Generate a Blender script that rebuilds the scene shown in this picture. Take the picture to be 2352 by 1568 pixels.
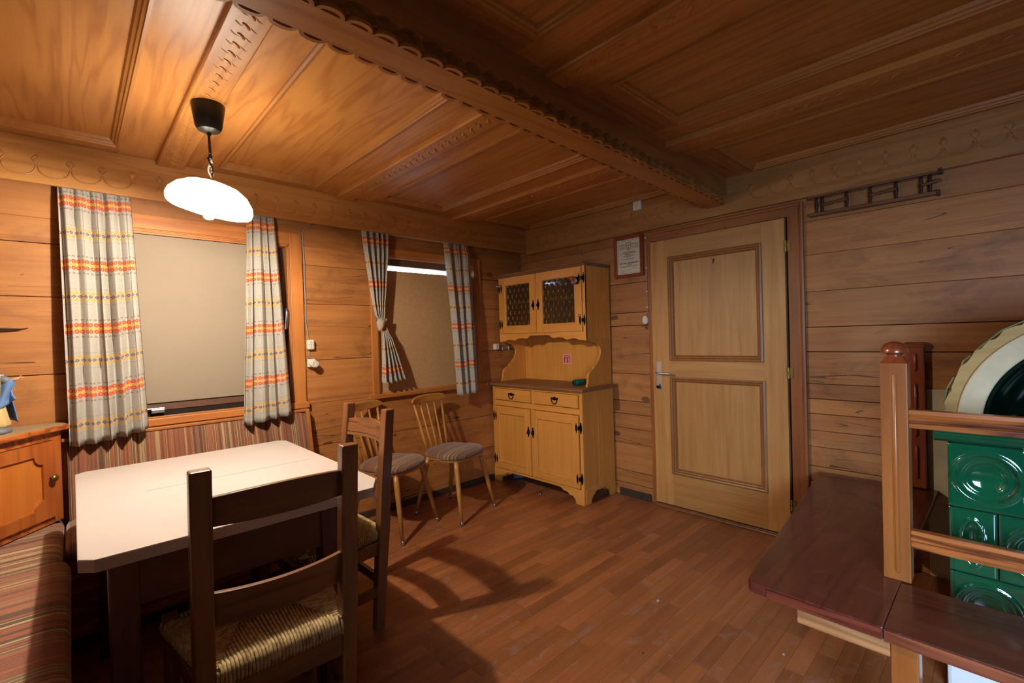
import bpy, bmesh, math, random
from math import sin, cos, pi, radians, sqrt, atan2
from mathutils import Matrix, Vector
random.seed(7)
SC = bpy.context.scene
for o in list(bpy.data.objects): bpy.data.objects.remove(o)

# ------------------------------------------------------------------ camera
F_PX = 1071.27
cam_d = bpy.data.cameras.new('camera'); cam = bpy.data.objects.new('camera', cam_d)
SC.collection.objects.link(cam); SC.camera = cam
cam_d.sensor_width = 36.0; cam_d.lens = F_PX / 2352 * 36.0; cam_d.clip_start = .05
CP = Vector((-3.2408, -3.2734, 1.3))
RM = Matrix(((0.7265013549, 0.0273246254, -0.6866215451), (-0.6865625704, -0.0129686870, -0.7269550537),
             (-0.0287683544, 0.9995424843, 0.0093382964)))
cam.matrix_world = Matrix.Translation(CP) @ RM.to_4x4()
def proj(p):
    q = RM.transposed() @ (Vector(p) - CP)
    if q.z > -.05: return None
    return 1176 + F_PX * q.x / -q.z, 784 - F_PX * q.y / -q.z

# ------------------------------------------------------------------ world, lights, exposure
SC.view_settings.view_transform = 'Standard'; SC.view_settings.look = 'None'
SC.view_settings.gamma = 1.0; SC.view_settings.use_curve_mapping = False
SC.view_settings.exposure = 0.0
W = bpy.data.worlds.new('world'); SC.world = W; W.use_nodes = True
W.node_tree.nodes['Background'].inputs[0].default_value = (.62, .80, 1, 1)
W.node_tree.nodes['Background'].inputs[1].default_value = 2.6
def area(name, loc, tgt, sx, sy, power, col):
    l = bpy.data.lights.new(name, 'AREA'); l.shape = 'RECTANGLE'; l.size = sx; l.size_y = sy
    l.energy = power; l.color = col
    o = bpy.data.objects.new(name, l); SC.collection.objects.link(o); o.location = loc
    o.rotation_euler = (Vector(tgt) - Vector(loc)).to_track_quat('-Z', 'Y').to_euler()
    return o
# daylight entering by the window at the left end of the wall, behind the camera
dl = area('daylight', (-3.78, -4.25, 1.15), (-.8, -3.15, .10), .95, .80, 27, (.50, .70, 1))
dl.data.spread = radians(84)
# daylight entering by the gap above the board of the second window
area('daylight_gap', (-1.15, .16, 1.865), (-1.15, -1.2, 2.4), .56, .04, 5.0, (.62, .78, 1))
BULB = Vector((-2.80, -1.05, 1.83)); BULB_S = 4900; SHADE_S = 24.0
LAMP_C = (.98, .84, .67)

# ------------------------------------------------------------------ node helpers
def lin(h):
    h = h.lstrip('#'); v = [int(h[i:i+2], 16) / 255 for i in (0, 2, 4)]
    return tuple(c / 12.92 if c <= .04045 else ((c + .055) / 1.055) ** 2.4 for c in v) + (1,)
class N:
    """tiny expression language over shader nodes"""
    nt = None
    def __init__(s, sock): s.s = sock
    @staticmethod
    def m(op, *a):
        n = N.nt.nodes.new('ShaderNodeMath'); n.operation = op
        for i, x in enumerate(a):
            if isinstance(x, N): N.nt.links.new(x.s, n.inputs[i])
            else: n.inputs[i].default_value = x
        return N(n.outputs[0])
    def __add__(s, o): return N.m('ADD', s, o)
    __radd__ = __add__
    def __sub__(s, o): return N.m('SUBTRACT', s, o)
    def __rsub__(s, o): return N.m('SUBTRACT', o, s)
    def __mul__(s, o): return N.m('MULTIPLY', s, o)
    __rmul__ = __mul__
    def __truediv__(s, o): return N.m('DIVIDE', s, o)
    def lt(s, o): return N.m('LESS_THAN', s, o)
    def gt(s, o): return N.m('GREATER_THAN', s, o)
    def abs(s): return N.m('ABSOLUTE', s)
    def fract(s): return N.m('FRACT', s)
    def sin(s): return N.m('SINE', s)
    def mx(s, o): return N.m('MAXIMUM', s, o)
    def mn(s, o): return N.m('MINIMUM', s, o)
    def clamp(s):
        r = N.m('ADD', s, 0.0); r.s.node.use_clamp = True; return r
def comb(x, y, z):
    n = N.nt.nodes.new('ShaderNodeCombineXYZ')
    for i, v in enumerate((x, y, z)):
        if isinstance(v, N): N.nt.links.new(v.s, n.inputs[i])
        else: n.inputs[i].default_value = v
    return n.outputs[0]
def sep(v):
    n = N.nt.nodes.new('ShaderNodeSeparateXYZ'); N.nt.links.new(v, n.inputs[0])
    return [N(o) for o in n.outputs]
def vm(op, a, b):
    n = N.nt.nodes.new('ShaderNodeVectorMath'); n.operation = op
    for i, x in enumerate((a, b)):
        if isinstance(x, (tuple, list)): n.inputs[i].default_value = x
        else: N.nt.links.new(x, n.inputs[i])
    return n.outputs[0]
def noise(v, scale, detail=2, rough=.5, dist=0):
    n = N.nt.nodes.new('ShaderNodeTexNoise'); N.nt.links.new(v, n.inputs['Vector'])
    n.inputs['Scale'].default_value = scale; n.inputs['Detail'].default_value = detail
    n.inputs['Roughness'].default_value = rough; n.inputs['Distortion'].default_value = dist
    return N(n.outputs[0])
def mixc(f, a, b):
    n = N.nt.nodes.new('ShaderNodeMix'); n.data_type = 'RGBA'
    if isinstance(f, N): N.nt.links.new(f.s, n.inputs[0])
    else: n.inputs[0].default_value = f
    for i, x in ((6, a), (7, b)):
        if isinstance(x, (tuple, list)): n.inputs[i].default_value = x
        else: N.nt.links.new(x, n.inputs[i])
    return n.outputs[2]
def scalec(c, f):
    n = N.nt.nodes.new('ShaderNodeVectorMath'); n.operation = 'SCALE'
    N.nt.links.new(c, n.inputs[0]); N.nt.links.new(f.s, n.inputs['Scale'])
    return n.outputs[0]
def rr(v, lo, hi):
    n = N.nt.nodes.new('ShaderNodeMapRange'); N.nt.links.new(v.s, n.inputs[0])
    n.inputs[1].default_value = lo; n.inputs[2].default_value = hi
    return N(n.outputs[0])
def newmat(name):
    m = bpy.data.materials.new(name); m.use_nodes = True; N.nt = m.node_tree
    return m, m.node_tree.nodes['Principled BSDF']
def texc(which='Object'):
    n = N.nt.nodes.new('ShaderNodeTexCoord'); return n.outputs[which]
def objrand():
    n = N.nt.nodes.new('ShaderNodeObjectInfo'); return N(n.outputs['Random'])
def bump(bs, h, strength=.2, dist=.002):
    n = N.nt.nodes.new('ShaderNodeBump'); n.inputs['Strength'].default_value = strength
    n.inputs['Distance'].default_value = dist
    N.nt.links.new(h.s, n.inputs['Height']); N.nt.links.new(n.outputs[0], bs.inputs['Normal'])
def lk(a, b): N.nt.links.new(a.s if isinstance(a, N) else a, b)

def wood(name, light, dark, axis=0, rings=.5, fib=.4, rough=.4, var=.25, knots=0, nrm=1, scl=1.0,
         patch=.25, coat=0, island=False, bmp=.12, scratch=0, ringf=30, ringp=1.6, stain=0):
    m, b = newmat(name); light, dark = lin(light), lin(dark)
    r = objrand()
    if island:
        g = N.nt.nodes.new('ShaderNodeNewGeometry'); r = (r + N(g.outputs['Random Per Island'])).fract()
    off = comb(r * 13.7, r * 27.1, r * 19.3)
    v = vm('ADD', texc(), off)
    s = [9 * scl] * 3; s[axis] = .75 * scl
    n1 = noise(vm('MULTIPLY', v, tuple(s)), 1, 3, .45, .35)
    ring = ((n1 * ringf).sin() + 1) * .5
    ring = N.m('POWER', ring, ringp)
    s2 = [150] * 3; s2[axis] = 3
    fb = noise(vm('MULTIPLY', v, tuple(s2)), 1, 2, .6)
    s3 = [26] * 3; s3[axis] = 1.1
    st = noise(vm('MULTIPLY', v, tuple(s3)), 1, 3, .55)
    f = (ring * rings + fb * fib + st * (.9 - rings * .5)) * (1 / (rings + fib + .9 - rings * .5))
    f = rr(f, .18, .84)
    col = mixc(f, light, dark)
    pn = noise(v, 2.3, 2)
    br = (pn - .5) * patch * 2 + 1
    br = br * ((r * 7.31).fract() * var + (1 - var / 2))
    col = scalec(col, br)
    rghn = fb * .1 + rough
    if knots:
        s4 = [5.2] * 3; s4[axis] = 3.0; s4[nrm] = .0
        vo = N.nt.nodes.new('ShaderNodeTexVoronoi'); lk(vm('MULTIPLY', v, tuple(s4)), vo.inputs['Vector'])
        vo.inputs['Scale'].default_value = 1; vo.inputs['Randomness'].default_value = 1
        dd = N(vo.outputs['Distance']) + (noise(v, 30, 2) - .5) * .07
        sepc = N.nt.nodes.new('ShaderNodeSeparateColor'); lk(N(vo.outputs['Color']), sepc.inputs[0])
        sz = N(sepc.outputs[0]) * .13 - (.13 - knots * .1)
        k = 1 - rr(dd - sz, .0, .05)
        k = k.clamp()
        col = mixc(k * .75, col, lin('#3a2010'))
        # checks in the timber
        s5 = [20] * 3; s5[axis] = .9; s5[nrm] = 0
        ck = noise(vm('MULTIPLY', v, tuple(s5)), 1, 1, .3)
        c2 = ((ck - .5).abs()).lt(.004) * noise(v, 1.7, 1).gt(.56)
        col = mixc(c2 * .75, col, lin('#2a150a'))
    if stain:
        sn = noise(vm('MULTIPLY', v, (2.2, 2.2, 5.5)), 1, 4, .65, 1.2)
        col = mixc(rr(sn, .52, .74) * stain, col, lin('#4a3428'))
    if scratch:
        sc1 = noise(v, 7, 4, .7, 1.5); sc1 = rr(sc1, .56, .72)
        col = mixc(sc1 * scratch, col, lin('#a59a98'))
        w = noise(vm('MULTIPLY', v, (90, 14, 1)), 1, 2, .7, 2.0)
        col = mixc(rr(w, .66, .72) * scratch, col, lin('#c0b4b0'))
        rghn = rghn + sc1 * .18
    lk(col, b.inputs['Base Color']); lk(rghn, b.inputs['Roughness'])
    b.inputs['Coat Weight'].default_value = coat; b.inputs['Coat Roughness'].default_value = .12
    bump(b, f + fb * .5, bmp, .002)
    return m
def plain(name, col, rough=.5, metal=0, var=0, coat=0, ns=0, nscale=20, bmp=0):
    m, b = newmat(name); c = lin(col)
    b.inputs['Roughness'].default_value = rough; b.inputs['Metallic'].default_value = metal
    b.inputs['Coat Weight'].default_value = coat
    if ns:
        n = noise(texc(), nscale, 4, .6)
        lk(scalec(mixc(0.0, c, c), (n - .5) * ns * 2 + 1), b.inputs['Base Color'])
        if bmp: bump(b, n, bmp, .004)
    else: b.inputs['Base Color'].default_value = c
    return m
def emis(name, col, s, base='#ffffff'):
    m, b = newmat(name); b.inputs['Base Color'].default_value = lin(base)
    b.inputs['Emission Color'].default_value = tuple(col) + (1,); b.inputs['Emission Strength'].default_value = s
    return m
def fabric_stripes(name, axis, freq=1.0, dark=1.0):
    """woven wool stripes: rust, brown, beige, grey"""
    m, b = newmat(name); v = texc(); c = sep(v)[axis]
    n = noise(comb(c * 46 * freq, 3.3, 1.7), 1, 1, .5)
    cr = N.nt.nodes.new('ShaderNodeValToRGB'); cr.color_ramp.interpolation = 'CONSTANT'
    cols = ['#5a3a2a', '#85503a', '#6c4a38', '#98583c', '#74432f', '#9c845e', '#6a5644', '#8f5238', '#58402f', '#a8946e', '#84503a']
    e = cr.color_ramp.elements
    e[0].position = 0; e[0].color = lin(cols[0]); e[1].position = .28; e[1].color = lin(cols[1])
    for i, p in enumerate((.36, .42, .47, .5, .54, .58, .63, .68, .73)):
        x = e.new(p); x.color = lin(cols[i + 2])
    lk(n, cr.inputs[0])
    w = noise(vm('MULTIPLY', v, (420, 420, 420)), 1, 2)
    lk(scalec(cr.outputs[0], (w * .5 + .75) * dark), b.inputs['Base Color'])
    b.inputs['Roughness'].default_value = .95; b.inputs['Sheen Weight'].default_value = .3
    bump(b, w, .4, .002)
    return m
def rushmat(name):
    m, b = newmat(name); v = texc()
    n = noise(v, 60, 3); n2 = noise(v, 400, 2)
    lk(mixc(rr(n * .6 + n2 * .4, .35, .65), lin('#c9b07c'), lin('#7c6238')), b.inputs['Base Color'])
    b.inputs['Roughness'].default_value = .7
    return m
def curtainmat(name, z0=2.038):
    """printed linen; U in metres along the cloth, V = height in metres"""
    m, b = newmat(name)
    uv = N.nt.nodes.new('ShaderNodeUVMap'); u, v, _ = sep(uv.outputs[0])
    P = .319
    col = mixc(noise(comb(u * 30, v * 700, 0), 1, 2) , lin('#9c978c'), lin('#c4c0b8'))
    thr = noise(comb(u * 500, v * 60, 0), 1, 2)
    col = scalec(col, thr * .16 + .9)
    q = ((v - z0) / P + .5).fract() - .5          # orange band at 0
    d = q * P
    def ell(du, dv, a, c): return N.m('SQRT', (du / a) * (du / a) + (dv / c) * (dv / c))
    pu = .034
    fu = (u / pu).fract() * pu - pu / 2
    # orange figure-of-eight rings
    au = fu.abs() - .0078; av = d.abs() - .0165
    ro = ell(au, av, .0078, .0105)
    ringo = ro.lt(1.0)
    hole = ro.lt(.35)
    col = mixc(d.abs().lt(.030) * ringo * (1 - hole * .6), col, lin('#cc5c30'))
    yc = (d.abs() + fu.abs() * .25).lt(.0085) * (1 - ((fu.abs() - .008).abs() + d.abs()).lt(.0025))
    col = mixc(yc * .9, col, lin('#e8aa42'))
    # brown dashes above and below
    da = ((d.abs() - .0425).abs() - .0022).abs().lt(.0012)
    fd = (u / .0165).fract().gt(.42)
    col = mixc(da * fd * .9, col, lin('#6f4a3a'))
    # lozenge rows at the half period
    q2 = ((v - z0) / P).fract() - .5
    d2 = q2 * P
    pl = .0185
    def loz(du, dv): return (du.abs() / .0068 + dv.abs() / .0080)
    fy = (u / pl).fract() * pl - pl / 2
    fb_ = (u / pl + .5).fract() * pl - pl / 2
    l1 = loz(fy, d2.abs() - .0170)
    l2 = loz(fb_, d2)
    ry = l1.lt(1.25) * l1.gt(.28); rb = l2.lt(1.2) * l2.gt(.40)
    col = mixc(ry * .9, col, lin('#dba63e')); col = mixc(rb * .9, col, lin('#6d5254'))
    ln = (d2.abs() - .0375).abs().lt(.0009) * noise(comb(u * 120, v * 3, 0), 1, 1).gt(.42)
    col = mixc(ln * .55, col, lin('#6f5a46'))
    lk(col, b.inputs['Base Color']); b.inputs['Roughness'].default_value = .9
    bump(b, thr, .25, .0015)
    # a little light passes through the cloth
    nt = N.nt; tr = nt.nodes.new('ShaderNodeBsdfTranslucent'); lk(col, tr.inputs[0])
    mx = nt.nodes.new('ShaderNodeMixShader'); mx.inputs[0].default_value = .12
    nt.links.new(b.outputs[0], mx.inputs[1]); nt.links.new(tr.outputs[0], mx.inputs[2])
    nt.links.new(mx.outputs[0], nt.nodes['Material Output'].inputs[0])
    return m

WALLC = ('#be8246', '#96592a')
M = dict(
    wallx=wood('pine_log_x', *WALLC, axis=0, rings=.2, fib=.35, rough=.5, knots=.9, nrm=1, var=.22, bmp=.25, stain=.45),
    wally=wood('pine_log_y', *WALLC, axis=1, rings=.2, fib=.35, rough=.5, knots=.9, nrm=0, var=.26, bmp=.25, stain=.55),
    backw=wood('light_damping_log', '#5e3c24', '#3e2616', axis=0, rings=.2, rough=.6),  # unseen walls toned dark to cut the light they bounce back
    gap=plain('joint_dark', '#2a160c', .9),
    ceil=wood('ceiling_fir', '#c08543', '#9c5e28', axis=1, rings=.38, fib=.12, rough=.34, scl=.7, var=.12, nrm=2, ringf=60, ringp=3, patch=.15),
    ceilx=wood('ceiling_fir_x', '#b27a3e', '#8c5626', axis=0, rings=.4, fib=.25, rough=.34, var=.12, nrm=2),
    mould=wood('moulding_fir', '#b98040', '#98602a', axis=1, rings=0, fib=.1, rough=.34, var=.1),
    frix=wood('frieze_x', '#c48e50', '#a26a34', axis=0, rings=.4, fib=.3, rough=.38, var=.1),
    friy=wood('frieze_y', '#b8844a', '#94602e', axis=1, rings=.4, fib=.3, rough=.38, var=.1),
    trimx=wood('casing_x', '#c5803f', '#9c5a28', axis=0, rings=.35, rough=.42),
    trimy=wood('casing_y', '#b0703a', '#84461f', axis=1, rings=.35, rough=.42),
    trimz=wood('casing_z', '#c5803f', '#9c5a28', axis=2, rings=.35, rough=.42),
    jambz=wood('door_jamb_z', '#a5622c', '#7a4018', axis=2, rings=.35, rough=.4),
    doorz=wood('door_oak_z', '#ca9654', '#9a6630', axis=2, rings=.15, fib=.7, rough=.42, var=.12, patch=.12),
    doory=wood('door_oak_y', '#ca9654', '#9a6630', axis=1, rings=.15, fib=.7, rough=.42, var=.12, patch=.12),
    doorm=wood('door_moulding', '#a8713e', '#7c4a22', axis=2, rings=.1, fib=.5, rough=.35),
    floor=wood('floor_parquet', '#a8693e', '#7e4a2a', axis=0, rings=.15, fib=.4, rough=.30, var=.42, patch=.15, island=True, bmp=.04, scratch=.30, nrm=2),
    oakz=wood('buffet_oak_z', '#eaa64e', '#c88032', axis=2, rings=.12, fib=.7, rough=.42, var=.1, patch=.1),
    oaky=wood('buffet_oak_y', '#eaa64e', '#c88032', axis=1, rings=.12, fib=.7, rough=.42, var=.1, patch=.1),
    oaktop=wood('buffet_top_oak', '#9a6c48', '#6f472b', axis=1, rings=.12, fib=.7, rough=.4, var=.05),
    rust=wood('rustic_chair_z', '#80502c', '#50301a', axis=2, rings=.3, fib=.4, rough=.3, coat=.2),
    rustx=wood('rustic_chair_x', '#80502c', '#50301a', axis=0, rings=.4, fib=.4, rough=.3, coat=.2),
    rusty=wood('rustic_chair_y', '#80502c', '#50301a', axis=1, rings=.4, fib=.4, rough=.3, coat=.2),
    beech=wood('beech_z', '#c08840', '#98642c', axis=2, rings=.15, fib=.3, rough=.3, coat=.25),
    beechx=wood('beech_x', '#c08840', '#98642c', axis=0, rings=.15, fib=.3, rough=.3, coat=.25),
    darkw=wood('table_leg_dark', '#5c3220', '#3a1d12', axis=2, rings=.3, rough=.4),
    darkwx=wood('table_apron_dark', '#5c3220', '#3a1d12', axis=0, rings=.3, rough=.4),
    benchx=wood('stove_bench_x', '#622c20', '#421a14', axis=0, rings=.5, fib=.3, rough=.24, coat=.4, patch=.12, scratch=.05),
    benchy=wood('stove_bench_y', '#62301f', '#441c14', axis=1, rings=.5, fib=.3, rough=.24, coat=.4, patch=.12, scratch=.05),
    edge=wood('bench_edge', '#7d3a26', '#4c1f16', axis=1, rings=.8, fib=.3, rough=.3, scl=2),
    thr=wood('threshold_varnished', '#8c5c3a', '#5c361e', axis=1, rings=.2, rough=.16, coat=.8),
    edge2=wood('bench_edge_light', '#a8603c', '#6e3420', axis=1, rings=.8, fib=.3, rough=.3, scl=2),
    railz=wood('railing_z', '#b26a2e', '#8c4c1e', axis=2, rings=.25, rough=.3, coat=.3),
    raily=wood('railing_y', '#b2662e', '#5e2c14', axis=1, rings=.9, fib=.2, rough=.3, coat=.3, scl=1.6),
    redz=wood('wall_post_red', '#9c4c26', '#702f14', axis=2, rings=.25, rough=.22, coat=.5),
    pinex=wood('pale_pine', '#c08a58', '#9c6436', axis=1, rings=.9, rough=.45, scl=1.5),
    cupz=wood('cupboard_z', '#b8682c', '#8c4218', axis=2, rings=.3, rough=.35, coat=.2),
    cupx=wood('cupboard_x', '#b8682c', '#7c3614', axis=0, rings=.9, rough=.35, coat=.2, scl=1.6),
    rack=wood('rack_wood', '#7c4e2c', '#553218', axis=1, rings=.2, rough=.5),
    rackd=plain('rack_dark', '#3a2114', .5),
    stripex=fabric_stripes('bench_back_fabric', 0),
    stripey=fabric_stripes('bench_seat_fabric', 1, .6, 1.15),
    stripec=fabric_stripes('chair_seat_fabric', 1, 1.5, .8),
    rush=rushmat('rush'),
    curt=curtainmat('linen_curtain'),
    lam=plain('white_laminate', '#bfb4ae', .38, ns=.03, nscale=9),
    lamedge=plain('laminate_edge', '#a89c98', .5),
    board=plain('fibre_board', '#8e806e', .8, ns=.06, nscale=6),
    board2=plain('brown_fibre_board', '#b89468', .8, ns=.2, nscale=40),
    white=plain('white_plastic', '#dcd6c8', .35),
    black=plain('black_plastic', '#0c0b0a', .35),
    iron=plain('dark_iron', '#1a1614', .38, .7, ns=.4, nscale=120),
    steel=plain('steel', '#b8b8bc', .28, 1),
    steelw=plain('brushed_plate', '#c8c0ba', .4, .85),
    brass=plain('old_brass', '#8a7440', .38, .9, ns=.3, nscale=150),
    sash=plain('sash_dark_wood', '#5e4030', .6, ns=.25, nscale=12),
    grime_shade=plain('grimy_dark_gap', '#15100c', .95),  # grime in the window gap; elsewhere painted shade for holes, grooves and door gap
    dustwood=plain('dusty_top', '#9a8262', .85, ns=.15, nscale=30),
    plaster=plain('lime_plaster', '#c4b694', .85, ns=.35, nscale=9, bmp=.8),
    plasterw=plain('white_lime_plaster', '#f4f3f0', .8, ns=.05, nscale=9, bmp=.4),
    green=plain('green_glaze', '#0a5032', .10, coat=1, ns=.25, nscale=6),
    greend=plain('dark_green_glaze', '#03180f', .12, coat=1, ns=.5, nscale=9),
    olive=plain('olive_glaze', '#55622c', .3, ns=.3, nscale=30),
    grout=plain('dark_grout', '#122c26', .8),
    paper=plain('certificate_paper', '#d8ccb0', .6),
    ink=plain('ink', '#3a3026', .8),
    redink=plain('red_print', '#c21f2c', .5),
    pinkink=plain('pale_print', '#e8c8c4', .6),
    teal=plain('teal_plastic', '#0e6e5e', .35),
    blue=plain('blue_paint', '#5f7fb4', .5, ns=.15), greyp=plain('grey_blue_paint', '#6a6e78', .5, ns=.2),
    cream=plain('cream_paint', '#c9b078', .6, ns=.15), skin=plain('carved_skin', '#d0a276', .55),
    hair=plain('brown_paint', '#5a3c22', .6),
    base=plain('skirting_grey', '#3c2a1e', .8, ns=.2),
    redcap=plain('red_cap', '#b03428', .4),
    shadeglass=emis('opal_glass_lit', LAMP_C, SHADE_S), bulbm=emis('bulb_lit', LAMP_C, BULB_S),
    grey=plain('grey_cable', '#8f8c88', .5),
    debris=plain('plaster_crumb', '#a8a6a8', .8),
)
def glassmat():
    m, b = newmat('window_glass'); b.inputs['Base Color'].default_value = (.9, .95, 1, 1)
    b.inputs['Transmission Weight'].default_value = 1; b.inputs['Roughness'].default_value = .02; b.inputs['IOR'].default_value = 1.1
    return m
def amberglass():
    m, b = newmat('amber_bullseye_glass'); b.inputs['Base Color'].default_value = (.20, .14, .06, 1)
    b.inputs['Transmission Weight'].default_value = .85; b.inputs['Roughness'].default_value = .06; b.inputs['IOR'].default_value = 1.25
    return m
M['glass'] = glassmat(); M['amber'] = amberglass()

# ------------------------------------------------------------------ mesh helpers
class MB:
    def __init__(s): s.v = []; s.f = []; s.uv = None
    def add(s, vs, fs, mat=None):
        o = len(s.v)
        s.v += [tuple((mat @ Vector(p)) if mat else p) for p in vs]
        s.f += [tuple(i + o for i in f) for f in fs]; return s
    def box(s, x0, x1, y0, y1, z0, z1, mat=None):
        vs = [(x, y, z) for x in (x0, x1) for y in (y0, y1) for z in (z0, z1)]
        return s.add(vs, [(0, 1, 3, 2), (4, 6, 7, 5), (0, 4, 5, 1), (2, 3, 7, 6), (0, 2, 6, 4), (1, 5, 7, 3)], mat)
    def ring(s, rings, close=True, cap=True):
        """loft a list of equal-length vertex loops"""
        n = len(rings[0]); o = len(s.v)
        for r in rings: s.v += [tuple(p) for p in r]
        for i in range(len(rings) - 1):
            for j in range(n if close else n - 1):
                k = (j + 1) % n
                s.f.append((o + i * n + j, o + i * n + k, o + (i + 1) * n + k, o + (i + 1) * n + j))
        if cap:
            s.f.append(tuple(o + j for j in reversed(range(n)))); s.f.append(tuple(o + (len(rings) - 1) * n + j for j in range(n)))
        return s
    def tube(s, pts, r, n=8, cap=True):
        pts = [Vector(p) for p in pts]; R = r if isinstance(r, (list, tuple)) else [r] * len(pts)
        rings = []; up = None
        for i, p in enumerate(pts):
            t = (pts[min(i + 1, len(pts) - 1)] - pts[max(i - 1, 0)]).normalized()
            if up is None: up = t.orthogonal().normalized()
            up = (up - t * up.dot(t)); up = up.normalized() if up.length > 1e-6 else t.orthogonal().normalized()
            w = t.cross(up)
            rings.append([p + (up * cos(2 * pi * k / n) + w * sin(2 * pi * k / n)) * R[i] for k in range(n)])
        return s.ring(rings, True, cap)
    def lathe(s, prof, n=16, mat=None, wob=None):
        rings = []
        for r, z in prof:
            rr_ = []
            for k in range(n):
                a = 2 * pi * k / n; q = r * (wob(a, r) if wob else 1)
                p = Vector((q * cos(a), q * sin(a), z)); rr_.append(mat @ p if mat else p)
            rings.append(rr_)
        return s.ring(rings)
    def prism(s, poly, lo, hi, ax=2, mat=None):
        """extrude a 2-D polygon along axis ax between lo and hi"""
        def P(a, b, c):
            return {0: (c, a, b), 1: (a, c, b), 2: (a, b, c)}[ax]
        n = len(poly)
        vs = [P(a, b, lo) for a, b in poly] + [P(a, b, hi) for a, b in poly]
        fs = [tuple(range(n)), tuple(range(2 * n - 1, n - 1, -1))]
        fs += [(i, i + n, (i + 1) % n + n, (i + 1) % n) for i in range(n)]
        return s.add(vs, fs, mat)
    def grid(s, fn, nu, nv, uvf=None):
        o = len(s.v)
        for j in range(nv + 1):
            for i in range(nu + 1): s.v.append(tuple(fn(i / nu, j / nv)))
        for j in range(nv):
            for i in range(nu):
                a = o + j * (nu + 1) + i; s.f.append((a, a + 1, a + nu + 2, a + nu + 1))
        if uvf:
            if s.uv is None: s.uv = {}
            for j in range(nv + 1):
                for i in range(nu + 1): s.uv[o + j * (nu + 1) + i] = uvf(i / nu, j / nv)
        return s
    def mesh(s, name, mat, smooth=False, fix=True):
        me = bpy.data.meshes.new(name); me.from_pydata(s.v, [], s.f)
        if fix:
            bm = bmesh.new(); bm.from_mesh(me); bmesh.ops.recalc_face_normals(bm, faces=bm.faces); bm.to_mesh(me); bm.free()
        if s.uv:
            l = me.uv_layers.new(name='UVMap')
            for lo in me.loops: l.data[lo.index].uv = s.uv.get(lo.vertex_index, (0, 0))
        if smooth: me.polygons.foreach_set('use_smooth', [True] * len(me.polygons))
        if mat: me.materials.append(mat)
        return me
    def build(s, name, mat, parent=None, smooth=False, bev=0, world=True, fix=True):
        """world=True: vertices are in world space; they are moved into the parent's frame"""
        me = s.mesh(name, mat, smooth, fix)
        o = bpy.data.objects.new(name, me); SC.collection.objects.link(o)
        if parent:
            o.parent = parent
            if world: me.transform(wmat(parent).inverted())
        if bev:
            b = o.modifiers.new('bevel', 'BEVEL'); b.width = bev; b.segments = 2; b.limit_method = 'ANGLE'; b.angle_limit = radians(40)
        if smooth and smooth != 1:
            pass
        return o
def wmat(o):
    m = o.matrix_basis.copy()
    return wmat(o.parent) @ m if o.parent else m
def sm_angle(o, a=40):
    """smooth shading by angle"""
    me = o.data
    me.polygons.foreach_set('use_smooth', [True] * len(me.polygons)); me.set_sharp_from_angle(angle=radians(a)); return o
def inst(name, me, parent, loc=(0, 0, 0), rot=(0, 0, 0), scl=(1, 1, 1), bev=0):
    o = bpy.data.objects.new(name, me); SC.collection.objects.link(o); o.parent = parent
    o.location = loc; o.rotation_euler = rot; o.scale = scl
    if bev:
        b = o.modifiers.new('bevel', 'BEVEL'); b.width = bev; b.segments = 1; b.limit_method = 'ANGLE'
    return o
def tag(o, label=None, cat=None, group=None, kind=None):
    for k, v in (('label', label), ('category', cat), ('group', group), ('kind', kind)):
        if v: o[k] = v
    return o
def thing(name, label, cat, loc=(0, 0, 0), rz=0, group=None, kind=None):
    o = bpy.data.objects.new(name, None); SC.collection.objects.link(o); o.empty_display_size = .1
    o.location = loc; o.rotation_euler = (0, 0, rz)
    return tag(o, label, cat, group, kind)
def kids(o): return [c for c in bpy.data.objects if c.parent == o]
def copy_tree(o, parent=None):
    c = o.copy(); SC.collection.objects.link(c)
    if parent: c.parent = parent
    for ch in kids(o): copy_tree(ch, c)
    return c

# ================================================================== SETTING
XL, YB, ZC = -3.82, -5.0, 2.31       # left wall, wall behind the camera, ceiling boards
ZT = 2.33
def backing(name, label, boxes, mat=None):
    mb = MB()
    for b in boxes: mb.box(*b)
    o = mb.build(name, mat or M['gap']); return tag(o, label, 'wall', None, 'structure')
def cut_rows(zs, a0, a1, holes):
    """split plank rows at joints zs over [a0,a1] around rectangular holes"""
    out = []
    for i in range(len(zs) - 1):
        z0, z1 = zs[i], zs[i + 1]
        hs = [h for h in holes if h[2] < z1 and h[3] > z0]
        cuts = sorted(set([z0, z1] + [c for h in hs for c in (h[2], h[3]) if z0 < c < z1]))
        for j in range(len(cuts) - 1):
            c0, c1 = cuts[j], cuts[j + 1]; segs = [(a0, a1)]
            for h in hs:
                if h[2] <= c0 + 1e-6 and h[3] >= c1 - 1e-6:
                    ns = []
                    for s0, s1 in segs:
                        if h[0] > s0: ns.append((s0, min(s1, h[0])))
                        if h[1] < s1: ns.append((max(s0, h[1]), s1))
                    segs = [q for q in ns if q[1] - q[0] > .01]
            for s0, s1 in segs: out.append((s0, s1, c0, c1, j < len(cuts) - 2, j > 0))
    return out
G = .0022
def planks(parent, axis, rows, mat, proud=.004, inward=-1):
    for s0, s1, z0, z1, nt, nb in rows:
        d = random.uniform(0, proud); mb = MB()
        # slightly warped face: wide logs bulge a few millimetres
        zz0 = z0 + (0 if nb else G * random.uniform(.2, 1.2)); zz1 = z1 - (0 if nt else G * random.uniform(.2, 1.2))
        if axis == 0: mb.box(s0, s1, -.014 - d, .03, zz0, zz1)
        else: mb.box(-.014 - d, .03, s0, s1, zz0, zz1)
        mb.build('plank', mat, parent, bev=.0025)

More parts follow.
